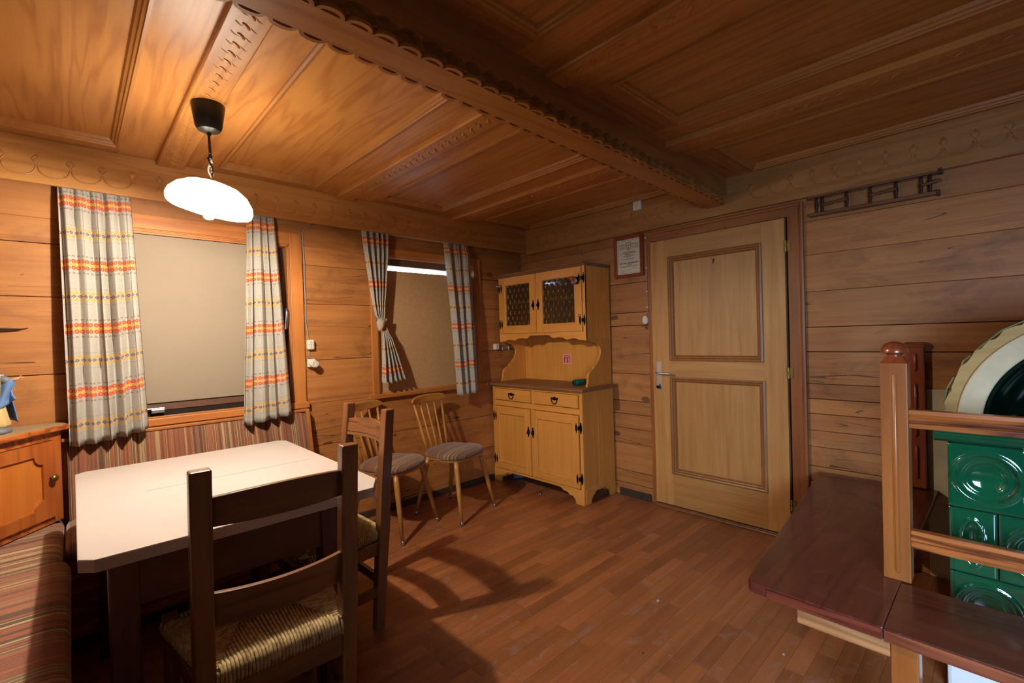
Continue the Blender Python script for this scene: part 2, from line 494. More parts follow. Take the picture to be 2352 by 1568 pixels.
# ---- wall with the windows (y = 0, runs along x)
W1 = (-3.02, -2.175, .915, 1.955); W2 = (-1.56, -.60, .905, 1.955)
def wall_boxes_x(x0, x1, z1, holes, y0, y1):
    bx = []; xs = [x0] + [c for h in holes for c in h[:2]] + [x1]
    for i in range(0, len(xs), 2): bx.append((xs[i], xs[i + 1], y0, y1, 0, z1))
    for h in holes: bx += [(h[0], h[1], y0, y1, 0, h[2]), (h[0], h[1], y0, y1, h[3], z1)]
    return bx
wl = backing('wall_left', 'horizontal log wall with two boarded windows', wall_boxes_x(XL - .15, .15, 2.5, [W1, W2], .0, .16))
zs = [0, .30, .59, .885, 1.18, 1.565, 1.83, 2.14, 2.4]
planks(wl, 0, cut_rows(zs, XL, 0, [W1, W2]), M['wallx'])
# ---- wall with the door (x = 0, runs along y)
DY0, DY1, DZ = -2.36, -1.415, 2.0
wr = backing('wall_right', 'horizontal log wall with the oak door',
             [(.0, .16, DY1, 0, 0, 2.5), (.0, .16, YB, DY0, 0, 2.5), (.0, .16, DY0, DY1, DZ, 2.5)])
zl = [0, .10, .203, .424, .544, .66, .764, .984, 1.363, 1.466, 1.70, 2.01, 2.4]
zr = [0, .20, .385, .475, .592, .69, .79, .88, .97, 1.161, 1.308, 1.52, 1.74, 1.94, 2.12, 2.4]
planks(wr, 1, cut_rows(zl, DY1, 0, []), M['wally'])
planks(wr, 1, cut_rows([2.0, 2.07, 2.4], DY0, DY1, []), M['wally'])
planks(wr, 1, cut_rows(zr, YB, DY0, []), M['wally'], .006)
# ---- unseen walls behind the camera, with the window that lets the daylight in
b1 = backing('wall_back', 'log wall behind the camera', [(XL - .15, .15, YB - .16, YB, 0, 2.5)], M['backw'])
b2 = MB().box(XL - .16, XL, -3.75, .0, 0, 2.5).box(XL - .16, XL, YB, -4.75, 0, 2.5).box(XL - .16, XL, -4.75, -3.75, 0, .70).box(XL - .16, XL, -4.75, -3.75, 1.60, 2.5).build('wall_side', M['backw']); tag(b2, 'log wall at the left end of the room with a window behind the camera', 'wall', None, 'structure')
w3 = MB().box(XL - .10, XL - .04, -4.75, -3.75, .70, .75).box(XL - .10, XL - .04, -4.75, -3.75, 1.55, 1.60).box(XL - .10, XL - .04, -4.75, -4.70, .75, 1.55).box(XL - .10, XL - .04, -3.80, -3.75, .75, 1.55).build('window_3', M['trimy']); tag(w3, 'window behind the camera', 'window', None, 'structure')
# skirting
for nm, bx in (('baseboard_left', (-2.05, -.02, -.03, -.0, 0, .05)), ('baseboard_right', (-.03, 0, DY1 + .03, -1.10, 0, .055))):
    o = MB().box(*bx).build(nm, M['base'], bev=.004); tag(o, 'low grey-brown skirting board', 'skirting', None, 'structure')

# ---- floor of parquet strips
fl = MB().box(XL - .15, .15, YB - .15, .15, -.1, -.008).build('floor', M['gap']); tag(fl, 'worn reddish parquet floor', 'floor', None, 'structure')
strips = []; y = YB; SW = .0665
while y < 0:
    x = XL - random.uniform(0, .4)
    while x < 0:
        L = random.choice((.34, .38, .42, .46)); a, b_ = max(x, XL), min(x + L, 0)
        if b_ - a > .02: strips.append((a, b_, y, min(y + SW, 0)))
        x += L
    y += SW
def shown(s):
    if s[1] < -2.35 or s[3] < -3.2 or (s[2] < -3.0 and s[0] > -1.62): return 0
    ps = [proj((a, b_, 0)) for a, b_ in ((s[0], s[2]), (s[1], s[2]), (s[1], s[3]), (s[0], s[3]))]
    if None in ps: return 0
    if not any(0 < p[0] < 2352 and 0 < p[1] < 1568 for p in ps): return 0
    return abs(sum(ps[i][0] * ps[(i + 1) % 4][1] - ps[(i + 1) % 4][0] * ps[i][1] for i in range(4))) / 2
strips.sort(key=shown, reverse=True)
for s in strips[:290]:
    if not shown(s): continue
    MB().box(s[0] + .0003, s[1] - .0003, s[2] + .0004, s[3] - .0004, -.008, random.uniform(-.0006, 0)).build('plank', M['floor'], fl)
rest = MB()
for k, s in enumerate(strips):
    if k >= 290 or not shown(s): rest.box(s[0] + .0003, s[1] - .0003, s[2] + .0004, s[3] - .0004, -.008, random.uniform(-.0006, 0))
o = rest.build('plank_field', M['floor'], fl); o['kind'] = 'stuff'

# ---- coffered ceiling
ce = MB().box(XL - .15, .15, YB - .15, .15, ZT + .008, 2.5).build('ceiling', M['gap']); tag(ce, 'coffered fir ceiling with carved battens', 'ceiling', None, 'structure')
bat = [-2.82 + .98 * k for k in (-1, 0, 1, 2, 3)]
def SK(y0, x): return y0 + .037 * x           # the old beam runs slightly askew
bays = [(-.24, -1.78), (-2.19, -3.6), (-3.85, -4.95)]
def moulding(x0, x1, y0, y1):
    """mitred frame with a stepped profile rising to the panel"""
    prof = [(0, ZC + .002), (0, ZC - .010), (.010, ZC - .012), (.013, ZC - .006), (.020, ZC - .003), (.023, ZC + .004), (.031, ZC + .008), (.036, ZT)]
    mb = MB(); rings = []
    for d, z in prof: rings.append([(x0 + d, y0 - d, z), (x1 - d, y0 - d, z), (x1 - d, y1 + d, z), (x0 + d, y1 + d, z)])
    mb.ring(rings, True, False); return mb
for i in range(4):
    x0, x1 = bat[i] + .21, bat[i + 1] - .22
    x1 = min(x1, -.10); x0 = max(x0, XL + .02)
    for (ya, yb) in bays:
        MB().box(x0, x1, yb, ya, ZT, ZT + .008).build('panel', M['ceil'], ce)
        moulding(x0, x1, ya, yb).build('moulding', M['mould'], ce)
for i in range(5):                             # boards beside the battens
    x0 = (bat[i - 1] if i else XL - 5) ; xa = bat[i] - .22 if i else XL; xb = bat[i] + .21 if i < 4 else 0
    xa = max(xa, XL); xb = min(xb, 0)
    if i == 4: xa, xb = -.10, 0
    MB().box(xa, xb, YB, 0, ZC, ZT + .008).build('ceiling_board', M['ceil'], ce, bev=.001)
for i in range(4):                             # cross boards between the bays
    x0, x1 = bat[i] + .21, min(bat[i + 1] - .22, -.10)
    x0 = max(x0, XL)
    for ya, yb in ((0, -.24), (-1.78, -2.19), (-3.6, -3.85), (-4.95, YB)):
        MB().box(x0, x1, yb, ya, ZC, ZT + .008).build('cross_board', M['ceilx'], ce)
# carved battens
def carve_motif():
    mb = MB()
    def wedge(p0, p1, w, h):                    # curved gouge: raised lip with a steep side
        n = 7; a = []
        for k in range(n + 1):
            t = k / n; x = p0[0] + (p1[0] - p0[0]) * t; y = p0[1] + (p1[1] - p0[1]) * t
            bow = sin(pi * t); nx, ny = -(p1[1] - p0[1]), (p1[0] - p0[0]); l = sqrt(nx * nx + ny * ny)
            x += nx / l * bow * .006; y += ny / l * bow * .006
            a.append([(x - nx / l * w * bow * .5 - 1e-5, y - ny / l * w * bow * .5, .0005), (x, y, -h * bow - 1e-4), (x + nx / l * w * bow * .5 + 1e-5, y + ny / l * w * bow * .5, .0005)])
        mb.ring(a, False, False)
    wedge((-.034, -.018), (-.008, .004), .010, .0035)
    wedge((.010, -.006), (.036, .016), .010, .0035)
    rings = []                                  # leaf shaped boss between the two gouges
    for k in range(1, 6):
        t = k / 6; r = cos(t * pi / 2)
        rings.append([(Matrix.Rotation(.85, 3, 'Z') @ Vector((.021 * r * cos(a), .0075 * r * sin(a), -.0048 * sin(t * pi / 2)))) for a in [2 * pi * q / 10 for q in range(10)]])
    rings.insert(0, [(Matrix.Rotation(.85, 3, 'Z') @ Vector((.021 * cos(a), .0075 * sin(a), 0.0005))) for a in [2 * pi * q / 10 for q in range(10)]])
    mb.ring(rings, True, True)
    return mb.mesh('carving', M['ceil'], True)
cm = carve_motif()
ZBt = ZC - .026
for i in range(0, 4):
    for ya, yb in ((-.11, -1.86), (-2.03, -4.9)):
        c = bat[i]; w = .062
        if c - w < XL: continue
        b = MB().prism([(c - w, ZC + .002), (c - w, ZBt + .006), (c - w + .006, ZBt), (c + w - .006, ZBt), (c + w, ZBt + .006), (c + w, ZC + .002)], yb, ya, 1)
        bt = b.build('batten', M['ceil'], ce, bev=.0015)
        y = ya - .11
        while y > yb + .06 and y > -3.7:
            inst('carving', cm, bt, (c, y, ZBt), (0, 0, 0)); y -= .0605

# ---- carved main beam (trim_1)
bm_ = MB()
def beambox(mb, ya, yb, z0, z1, x0=XL, x1=-.05):
    vs = [(x, SK(y, x), z) for x in (x0, x1) for y in (ya, yb) for z in (z0, z1)]
    mb.add(vs, [(0, 1, 3, 2), (4, 6, 7, 5), (0, 4, 5, 1), (2, 3, 7, 6), (0, 2, 6, 4), (1, 5, 7, 3)])
beambox(bm_, -1.988, -1.868, 2.152, ZC + .01); beambox(bm_, -2.013, -1.986, 2.196, ZC + .01)
beam = bm_.build('trim_1', M['ceilx'], bev=.002); tag(beam, 'carved ceiling beam with scalloped edges', 'beam', None, 'structure')
sb = MB(); beambox(sb, -1.998, -1.882, 2.138, 2.154); sb.build('soffit_board', M['ceilx'], beam)
def scallop():
    """band of a scallop: outer arc and crescent opening"""
    n = 12; o_, i_ = [], []
    for k in range(n + 1):
        t = -1 + 2 * k / n
        o_.append((t * .0394, .028 * sqrt(max(0, 1 - t * t)) ** 1.1))
        i_.append((t * .026 + .0, .0025 + .0110 * sqrt(max(0, 1 - t * t))))
    mb = MB(); vs = []
    for z in (0, .010):
        vs += [(x, y, z) for x, y in o_] + [(x, y, z) for x, y in i_]
    m = n + 1; fs = []
    for k in range(n):
        fs += [(k, k + 1, m + k + 1, m + k), (2 * m + k, 3 * m + k, 3 * m + k + 1, 2 * m + k + 1), (k, 2 * m + k, 2 * m + k + 1, k + 1), (m + k, m + k + 1, 3 * m + k + 1, 3 * m + k)]
    mb.add(vs, fs)
    return mb.mesh('scallop', M['ceilx'])
scm = scallop(); sk = math.atan(.037)
x = -.13
tooth = MB().add([(-.021, .0, 0), (.021, .0, 0), (0, -.004, .050), (0, -.034, .0)], [(0, 1, 3), (1, 2, 3), (2, 0, 3), (0, 2, 1)]).mesh('tooth', M['ceilx'])
lip = MB()
nlp = 8
for k in range(nlp + 1): pass
def gouge():
    mb = MB(); a = []
    for k in range(9):
        t = k / 8; x = -.03 + .06 * t; b = sin(pi * t)
        a.append([(x * 1.3, .024, .046), (x * 1.3, .0, .046), (x * 1.3, .0, .046 - .018 * (1 - b)), (x * 1.3, .024, .046 - .018 * (1 - b))])
    mb.ring(a, True, True); return mb.mesh('gouged_arc', M['ceilx'])
gg = gouge()
while x > XL + .03:
    inst('scallop', scm, beam, (x, SK(-1.884, x), 2.138), (0, 0, sk))
    inst('scallop', scm, beam, (x, SK(-1.996, x), 2.138), (0, 0, sk + pi))
    inst('tooth', tooth, beam, (x - .0395, SK(-1.988, x), 2.1535), (0, 0, sk))
    inst('gouged_arc', gg, beam, (x, SK(-2.012, x), 2.153), (0, 0, sk))
    x -= .079

# ---- carved friezes under the ceiling (trim_2, trim_3)
FY, FX, FZ = -.13, -.055, 2.095
tr2 = MB().box(XL, -.0, FY, FY + .022, FZ, ZC).build('trim_2', M['frix'], bev=.002); tag(tr2, 'carved frieze board above the windows', 'frieze', None, 'structure')
tr3 = MB().box(FX, FX + .04, YB, -.13, 2.078, ZC).build('trim_3', M['friy'], bev=.002); tag(tr3, 'carved frieze board above the door', 'frieze', None, 'structure')
def motif(pitch):
    """lozenge and hanging loop cut as fine raised lines, in the x-z plane facing -y"""
    mb = MB(); R_ = pitch * .47; pts = []
    for k in range(15):
        a = pi * k / 14
        pts.append((pitch / 2 + R_ * cos(a + pi) , -.0004, -.027 - .052 * sin(a) ** .8))
    mb.tube(pts, [.0008] + [.0036] * 13 + [.0008], 6)
    d = [(0, .020), (.016, .0), (0, -.020), (-.016, 0)]; di = [(0, .012), (.009, .0), (0, -.012), (-.009, 0)]
    vs = [(a, -.0002, b) for a, b in d] + [(0, -.0065, 0)]
    mb.add([(a, .001, b) for a, b in d] + [(0.003, -.0085, 0.003)], [(0, 1, 4), (1, 2, 4), (2, 3, 4), (3, 0, 4)])
    for i in range(4):
        p, q = d[i], d[(i + 1) % 4]
        mb.tube([(p[0] * 1.15, 0, p[1] * 1.15), ((p[0] + q[0]) * .5, -.0008, (p[1] + q[1]) * .5), (q[0] * 1.15, 0, q[1] * 1.15)], [.001, .0034, .001], 6)
    return mb
mA = motif(.1175).mesh('scroll_carving', M['frix'], True)
x = -.277 - .0
while x > XL + .05:
    inst('scroll_carving', mA, tr2, (x, FY, 2.206)); x -= .1177
mB_ = motif(.1115).mesh('scroll_carving', M['friy'], True)
for y0, n, p in ((-.29, 13, .1115), (-2.163, 13, .1136)):
    for k in range(n):
        inst('scroll_carving', mB_, tr3, (FX, y0 - k * p, 2.212), (0, 0, -pi / 2))

# ---- windows
def casing_x(par, x0, x1, z0, z1, w, mat_h, mat_v, y=-.014, t=.018, top=True):
    for a, b in ((x0 - w, x0), (x1, x1 + w)):
        MB().box(a, b, y - t, y, z0 - .01, z1 + w).build('casing', mat_v, par, bev=.003)
    MB().box(x0, x1, y - t, y, z1, z1 + w).build('casing', mat_h, par, bev=.003)
    for k in range(2):                        # stepped inner beads
        e = .007 + .009 * k; yy = y - t + .005 + .006 * k
        MB().box(x0, x0 + e, yy, y + .05, z0, z1).build('bead', mat_v, par, bev=.002)
        MB().box(x1 - e, x1, yy, y + .05, z0, z1).build('bead', mat_v, par, bev=.002)
        MB().box(x0 + .0005, x1 - .0005, yy, y + .05, z1 - e, z1).build('bead', mat_h, par, bev=.002)
def window(name, label, Wd, w, sill, sashes):
    o = MB().box(Wd[0], Wd[1], .05, .15, Wd[2] - .02, Wd[2]).build(name, M['trimx']); tag(o, label, 'window', None, 'structure')
    for a, b in ((Wd[0] - .02, Wd[0]), (Wd[1], Wd[1] + .02)): MB().box(a, b, .03, .16, Wd[2], Wd[3]).build('reveal', M['trimz'], o)
    MB().box(Wd[0], Wd[1], .03, .16, Wd[3], Wd[3] + .02).build('reveal', M['trimx'], o)
    casing_x(o, Wd[0], Wd[1], Wd[2], Wd[3], w, M['trimx'], M['trimz'])
    MB().box(sill[0], sill[1], -.052, .05, sill[2], sill[3]).build('sill', M['trimx'], o, bev=.004)
    for sx0, sx1 in sashes:
        s = MB(); z0, z1 = Wd[2] + .03, Wd[3] - .006; fw = .052
        s.box(sx0, sx0 + fw, .03, .07, z0, z1).box(sx1 - fw, sx1, .03, .07, z0, z1).box(sx0 + fw, sx1 - fw, .03, .07, z0, z0 + fw).box(sx0 + fw, sx1 - fw, .03, .07, z1 - .062, z1)
        sh = s.build('sash', M['sash'], o, bev=.003)
        MB().box(sx0 + fw, sx1 - fw, .048, .052, z0 + fw, z1 - .062).build('pane', M['glass'], sh)
    return o
w1 = window('window_1', 'left window with brown wooden casing behind striped curtains', W1, .078, (-3.1, -2.085, .866, .908), [(W1[0] + .02, -2.62), (-2.615, -2.185)])
w2 = window('window_2', 'smaller right window with a bright slit above its board', W2, .052, (-1.65, -.50, .868, .898), [(W2[0] + .004, W2[1] - .004)])
# lower rail, grimy gap and handle of the first window
MB().box(-3.0, -2.19, -.006, .03, .945, .992).build('bottom_rail', M['sash'], w1, bev=.004)
MB().box(-3.0, -2.19, .0, .05, .908, .945).build('grimy_dark_gap', M['grime_shade'], w1)
MB().box(-3.0, -2.87, -.03, -.006, .955, .963).box(-2.93, -2.87, -.034, -.006, .935, .955).build('latch', M['steel'], w1, bev=.002)
h = MB(); h.box(-2.222, -2.204, -.0, .03, 1.345, 1.44); h.build('handle_plate', M['sash'], w1, bev=.003)
MB().tube([(-2.213, -.0, 1.40), (-2.213, -.03, 1.40), (-2.211, -.042, 1.44), (-2.209, -.045, 1.50), (-2.209, -.044, 1.53)], [.007, .008, .009, .008, .006], 8).build('handle', M['steel'], w1, True)
MB().box(-2.238, -2.232, .012, .03, .97, 1.88).build('sash_groove', M['gap'], w1)
# boards closing the windows
o = MB().box(-3.0, -2.30, -.016, -.008, .990, 1.925).build('window_board', M['board'], bev=.001); tag(o, 'large cream fibreboard closing the left window between two curtains', 'board')
o = MB().box(-1.548, -.618, -.004, .006, .905, 1.842).build('window_board', M['board2'], bev=.001); tag(o, 'brown speckled fibreboard closing the right window under the bright slit', 'board')
MB().box(W2[0], W2[0] + .014, -.012, .03, .905, 1.84).build('frame_strip', M['sash'], w2)
MB().box(-2.985, -2.31, -.020, -.010, 1.928, 1.938).build('lath', M['trimx'], w1)

# ---- door with casing
dr = MB().box(.03, .16, DY0, DY1, 0, DZ).build('door_1', M['gap']); tag(dr, 'panelled oak door with a steel lever handle', 'door', None, 'structure')
ya, yb, z0, z1 = -1.432, -2.345, .022, 1.985
P1 = (-1.575, -2.208, 1.097, 1.852); P2 = (-1.573, -2.214, .262, .972)
leaf = MB()
leaf.box(-.034, .005, -1.575, ya, z0, z1).box(-.034, .005, yb, -2.210, z0, z1)
lf = leaf.build('door_leaf', M['doorz'], dr, bev=.0015)
for a, b in ((z0, P2[2]), (P2[3], P1[2]), (P1[3], z1)): MB().box(-.0335, .005, -2.210, -1.575, a, b).build('rail', M['doory'], lf, bev=.001)
for q in (P1, P2):
    MB().box(-.022, -.008, q[1], q[0], q[2], q[3]).build('panel', M['doorz'], lf)
    prof = [(0, .034), (-.004, .043), (.006, .047), (.013, .044), (.017, .037), (.021, .040), (.027, .038), (.031, .030), (.036, .022)]
    rings = [[(-h_, q[0] - d, q[2] + d), (-h_, q[0] - d, q[3] - d), (-h_, q[1] + d, q[3] - d), (-h_, q[1] + d, q[2] + d)] for d, h_ in prof]
    MB().ring(rings, True, False).build('moulding', M['doorm'], lf)
hk = MB().tube([(-.022, -1.906, 1.795), (-.034, -1.906, 1.79), (-.034, -1.906, 1.775), (-.03, -1.9, 1.765)], .0022, 6).tube([(-.024, -1.896, 1.80), (-.026, -1.904, 1.785), (-.026, -1.91, 1.80)], .0015, 5)
hk.build('hook', M['iron'], lf)
pl = MB().box(-.0375, -.034, -1.500, -1.462, .862, 1.085).build('handle_plate', M['steelw'], lf, bev=.0015)
MB().tube([(-.034, -1.478, 1.003), (-.075, -1.478, 1.003), (-.083, -1.485, 1.003), (-.085, -1.50, 1.001), (-.082, -1.60, 1.0)], [.010, .0085, .0085, .008, .007], 10).build('lever', M['steelw'], lf, True)
MB().tube([(-.037, -1.478, 1.003), (-.043, -1.478, 1.003)], .0155, 14).build('rosette', M['steelw'], lf)
MB().box(-.0382, -.0374, -1.488, -1.482, .885, .912).tube([(-.0374, -1.485, .912), (-.0384, -1.485, .912)], .0052, 10).build('keyhole', M['grime_shade'], lf)
MB().tube([(-.037, -1.485, .902), (-.062, -1.484, .900)], .0028, 6).prism([(-1.484 + .013 * cos(a * pi / 5), .897 + .013 * sin(a * pi / 5)) for a in range(10)], -.066, -.061, 0).build('key', M['iron'], lf)
for y_, z_ in ((-1.492, 1.077), (-1.470, 1.077), (-1.481, .871)): MB().tube([(-.0372, y_, z_), (-.0386, y_, z_)], .0024, 8).build('screw', M['iron'], lf)
# jambs and architrave
MB().box(-.022, .03, -1.432, -1.396, 0, 2.035).build('casing', M['jambz'], dr, bev=.002)
MB().box(-.022, .03, -2.425, -1.432, 1.99, 2.045).build('casing', M['trimy'], dr, bev=.002)
MB().box(-.030, .03, -2.425, -2.360, 0, 1.99).build('casing', M['jambz'], dr, bev=.002)
MB().box(-.0, .03, -2.360, -2.345, 0, 1.99).build('rebate', M['grime_shade'], dr)
MB().tube([(-.030, -2.437, 0), (-.030, -2.437, 2.06)], .014, 8).build('edge_bead', M['jambz'], dr)
MB().tube([(-.030, -2.437, 2.055), (-.030, -1.39, 2.055)], .012, 8).build('edge_bead', M['trimy'], dr)
for z_ in (1.81, 1.03, .215):
    g_ = MB().tube([(-.040, -2.352, z_ - .034), (-.040, -2.352, z_ - .002)], .0085, 10).tube([(-.040, -2.352, z_ + .002), (-.040, -2.352, z_ + .034)], .0085, 10).box(-.036, -.030, -2.375, -2.352, z_ - .03, z_ + .03)
    g_.build('hinge', M['brass'], dr)
th = MB().tube([(-.055, -1.44, .006), (-.055, -2.40, .006)], .012, 8).box(-.045, .03, -2.36, -1.43, 0, .018)
th.build('threshold', M['thr'], dr, bev=.002)

# ================================================================== CURTAINS
def curtain(label, x0t, x1t, x0b, x1b, z1, z0, n, full=1.35, yc=-.068, amp=.030, seed=1, vo=0, pinch=True, hem=None):
    rnd = random.Random(seed)
    ph = [rnd.uniform(-.35, .35) for _ in range(n + 2)]; am = [rnd.uniform(.6, 1.25) for _ in range(n + 2)]
    wt = (x1b - x0b)
    def fn(u, v):
        z = z1 + (z0 - z1) * v
        a, b = x0t + (x0b - x0t) * v, x1t + (x1b - x1t) * v
        k = u * n; i = int(min(k, n - 1e-6)); fr = k - i; sm = fr * fr * (3 - 2 * fr)
        A = amp * (am[i] * (1 - sm) + am[i + 1] * sm) * (.75 + .35 * min(1, v * 2))
        w = (ph[i] * (1 - sm) + ph[i + 1] * sm)
        f = abs(sin(pi * (k + w * .35 + .03 * sin(4 * v + seed)))) ** .36          # broad faces, narrow folds
        yy = yc - .056 * v ** .8 + A * (1 - 2 * f) * (1.0 if v > .05 else .75) + .16 * A * cos(4 * pi * k + w * 3)
        xx = a + (b - a) * u + .20 * (wt / n) * sin(2 * pi * k + w) * min(1, .5 + v)
        if v < .07: yy += (1 - v / .07) * .006 * cos(6 * pi * k)
        return (xx, yy, z + (.002 * cos(2 * pi * k) + (hem(u) if hem else 0)) * v)
    def uvf(u, v): return (u * wt * full, z1 + (z0 - z1) * v + vo + .004 * sin(9 * u + seed))
    mb = MB().grid(fn, n * 22, 40, uvf)
    o = mb.build('curtain', M['curt'], None, True, fix=False)
    s = o.modifiers.new('solid', 'SOLIDIFY'); s.thickness = .0016
    return tag(o, label, 'curtain', 'printed linen curtains at the two windows')
curtain('wide printed linen curtain hanging on the left side of the large left window', -3.270, -2.990, -3.258, -2.950, 2.135, .825, 5, 1.45, seed=3, hem=lambda u: .045 * u * u - .0)
curtain('narrow printed linen curtain on the right side of the large left window', -2.430, -2.275, -2.500, -2.225, 2.135, .832, 4, 1.45, seed=8, hem=lambda u: .035 * u - .02)
curtain('straight printed linen curtain on the right side of the smaller window, nearest the buffet', -.955, -.705, -.905, -.70, 2.125, .825, 3, 1.5, seed=5, yc=-.064, hem=lambda u: .01 * u)
# knotted curtain
def knotted():
    tab = [(2.125, -1.575, .112), (1.95, -1.570, .100), (1.75, -1.568, .073), (1.58, -1.568, .052), (1.50, -1.562, .040), (1.44, -1.548, .020),
           (1.41, -1.535, .016), (1.38, -1.528, .022), (1.28, -1.512, .045), (1.15, -1.490, .072), (1.02, -1.470, .098), (.985, -1.464, .103)]
    def at(z):
        for (za, ca, wa), (zb, cb, wb) in zip(tab, tab[1:]):
            if za >= z >= zb:
                t = (za - z) / (za - zb); t = t * t * (3 - 2 * t) if wa < .03 or wb < .03 else t
                return ca + (cb - ca) * t, wa + (wb - wa) * t
        return tab[-1][1:]
    n = 5
    def fn(u, v):
        z = 2.125 + (.985 - 2.125) * v; c, w = at(z)
        p = 2 * pi * u * n + .7 * sin(2 * u * pi + 2)
        A = min(.020, w * .30) + .004
        return (c + (2 * u - 1) * w + .006 * sin(p), -.075 + A * cos(p) - (.018 if z < 1.42 else 0) * min(1, (1.42 - z) * 8), z + (.030 * (u - .3) + .008 * cos(p)) * (v ** 4))
    o = MB().grid(fn, 70, 70, lambda u, v: (u * .30, 2.125 + (.985 - 2.125) * v)).build('curtain', M['curt'], None, True, fix=False)
    s = o.modifiers.new('solid', 'SOLIDIFY'); s.thickness = .0016
    tag(o, 'printed linen curtain tied in a knot on the left side of the smaller window', 'curtain', 'printed linen curtains at the two windows')
    # the sagging bight of the knot
    def kf(u, v):
        a = -.35 + 2.2 * u; r = .012 + .030 * sin(pi * min(1, u * 1.05)) ; b = 2 * pi * v
        cx, cz = -1.600 + .075 * u ** 1.2 + .0, 1.475 - .055 * sin(pi * (u * .75 + .12))
        r *= 1.35; return (cx + .3 * r * cos(b) * .6, -.095 + r * .5 * sin(b), cz + r * .85 * cos(b) + .003 * sin(6 * b))
    k = MB().grid(kf, 18, 20, lambda u, v: (v * .12, 1.50 + u * .10)).build('knot', M['curt'], o, True)
    return o
knotted()
for nm, up, a, b, lb in (('curtain_rail', .028, -3.28, -2.25, 'white curtain rail hidden above the large left window'), ('curtain_rail', .0, -1.64, -.70, 'white curtain rail showing as a line under the frieze above the smaller window')):
    o = MB().box(a, b, -.050, -.038, 2.106 + up, 2.117 + up).build(nm, M['white'], bev=.002); tag(o, lb, 'rail')

# ================================================================== PENDANT LAMP
lp = thing('pendant_lamp', 'lit opal glass pendant lamp on a black ceiling rose above the table', 'lamp', (-2.808, -1.045, ZBt))
L0 = Vector((-2.808, -1.045, ZBt))
T = Matrix.Translation
MB().lathe([(.0, 0), (.060, 0), (.0605, -.006), (.048, -.090), (.040, -.104), (.022, -.112), (.008, -.114), (.008, -.124), (.0, -.124)], 28, T(L0)).build('ceiling_rose', M['black'], lp, True)
sm_angle(bpy.data.objects['ceiling_rose'], 35)
MB().tube([L0 + Vector((0, 0, -.12)), L0 + Vector((.001, .001, -.17)), L0 + Vector((.002, .0, -.208))], .0052, 8).tube([L0 + Vector((.002, 0, -.205)), L0 + Vector((.002, 0, -.222))], .0075, 8).build('cord', M['black'], lp, True)
def spiral(r, z0, z1, turns, ph, cx=0, dx=0):
    return [L0 + Vector((cx + r * cos(ph + turns * 2 * pi * t) + dx * t, r * sin(ph + turns * 2 * pi * t), z0 + (z1 - z0) * t)) for t in [k / 24 for k in range(25)]]
MB().tube(spiral(.007, -.215, -.385, 1.6, 0, dx=.004), .0034, 7).build('twisted_wire', M['white'], lp, True)
MB().tube(spiral(.007, -.215, -.385, 1.6, pi, dx=.004), .0030, 7).build('twisted_wire', M['iron'], lp, True)
ch = MB()
for k in range(6):
    c = L0 + Vector((.004 + .001 * k, 0, -.235 - .026 * k)); tilt = (k % 2) * pi / 2
    ch.tube([c + Vector((.006 * cos(a) * cos(tilt), .006 * cos(a) * sin(tilt), .016 * sin(a))) for a in [2 * pi * q / 10 for q in range(11)]], .0014, 5)
ch.build('chain', M['steel'], lp, True)
SCn = Vector((-2.812, -1.050, 1.872))                        # centre of the shade rim plane
ax = Vector((-.22, .13, 1)).normalized(); ax = (Vector((0, 0, 1)) - .25 * Vector((.88, -.47, 0))); 
ax = Vector((.175, -.085, 1)).normalized()
q_ = Vector((0, 0, 1)).rotation_difference(ax).to_matrix().to_4x4()
MS = T(SCn) @ q_
prof_o = [(.036, .092), (.058, .089), (.094, .079), (.126, .058), (.147, .030), (.153, .006), (.150, -.012), (.144, -.020)]
prof_i = [(.140, -.016), (.146, .004), (.141, .027), (.121, .053), (.091, .073), (.056, .083), (.034, .086)]
MB().lathe(prof_o + prof_i, 40, MS, lambda a, r: 1 + .018 * cos(8 * a) * (r / .16) ** 3)
mb = MB(); rg = []
for r, z in prof_o + prof_i + [prof_o[0]]:
    rg.append([MS @ Vector((r * (1 + .02 * cos(8 * a) * (r / .16) ** 3) * cos(a), r * (1 + .02 * cos(8 * a) * (r / .16) ** 3) * sin(a), z)) for a in [2 * pi * k / 48 for k in range(48)]])
mb.ring(rg, True, False).build('lamp_shade', M['shadeglass'], lp, True)
MB().lathe([(0, .104), (.018, .104), (.043, .098), (.046, .092), (.030, .084), (0, .084)], 24, MS).build('gallery', M['brass'], lp, True)
for k in range(3):
    a = 2 * pi * k / 3 + .4
    MB().tube([L0 + Vector((.007, 0, -.375)), MS @ Vector((.034 * cos(a), .034 * sin(a), .10))], .0014, 5).build('hanger_chain', M['steel'], lp)
MB().lathe([(.0, .085), (.016, .082), (.019, .020), (.015, .004), (0, .004)], 14, MS).build('socket', M['white'], lp, True)
BC = MS @ Vector((0, 0, -.036))
MB().lathe([(.0, .030), (.010, .028), (.011, .018), (.018, .006), (.0205, -.004), (.019, -.013), (.012, -.020), (.0, -.022)], 16, T(BC)).build('bulb', M['bulbm'], lp, True)

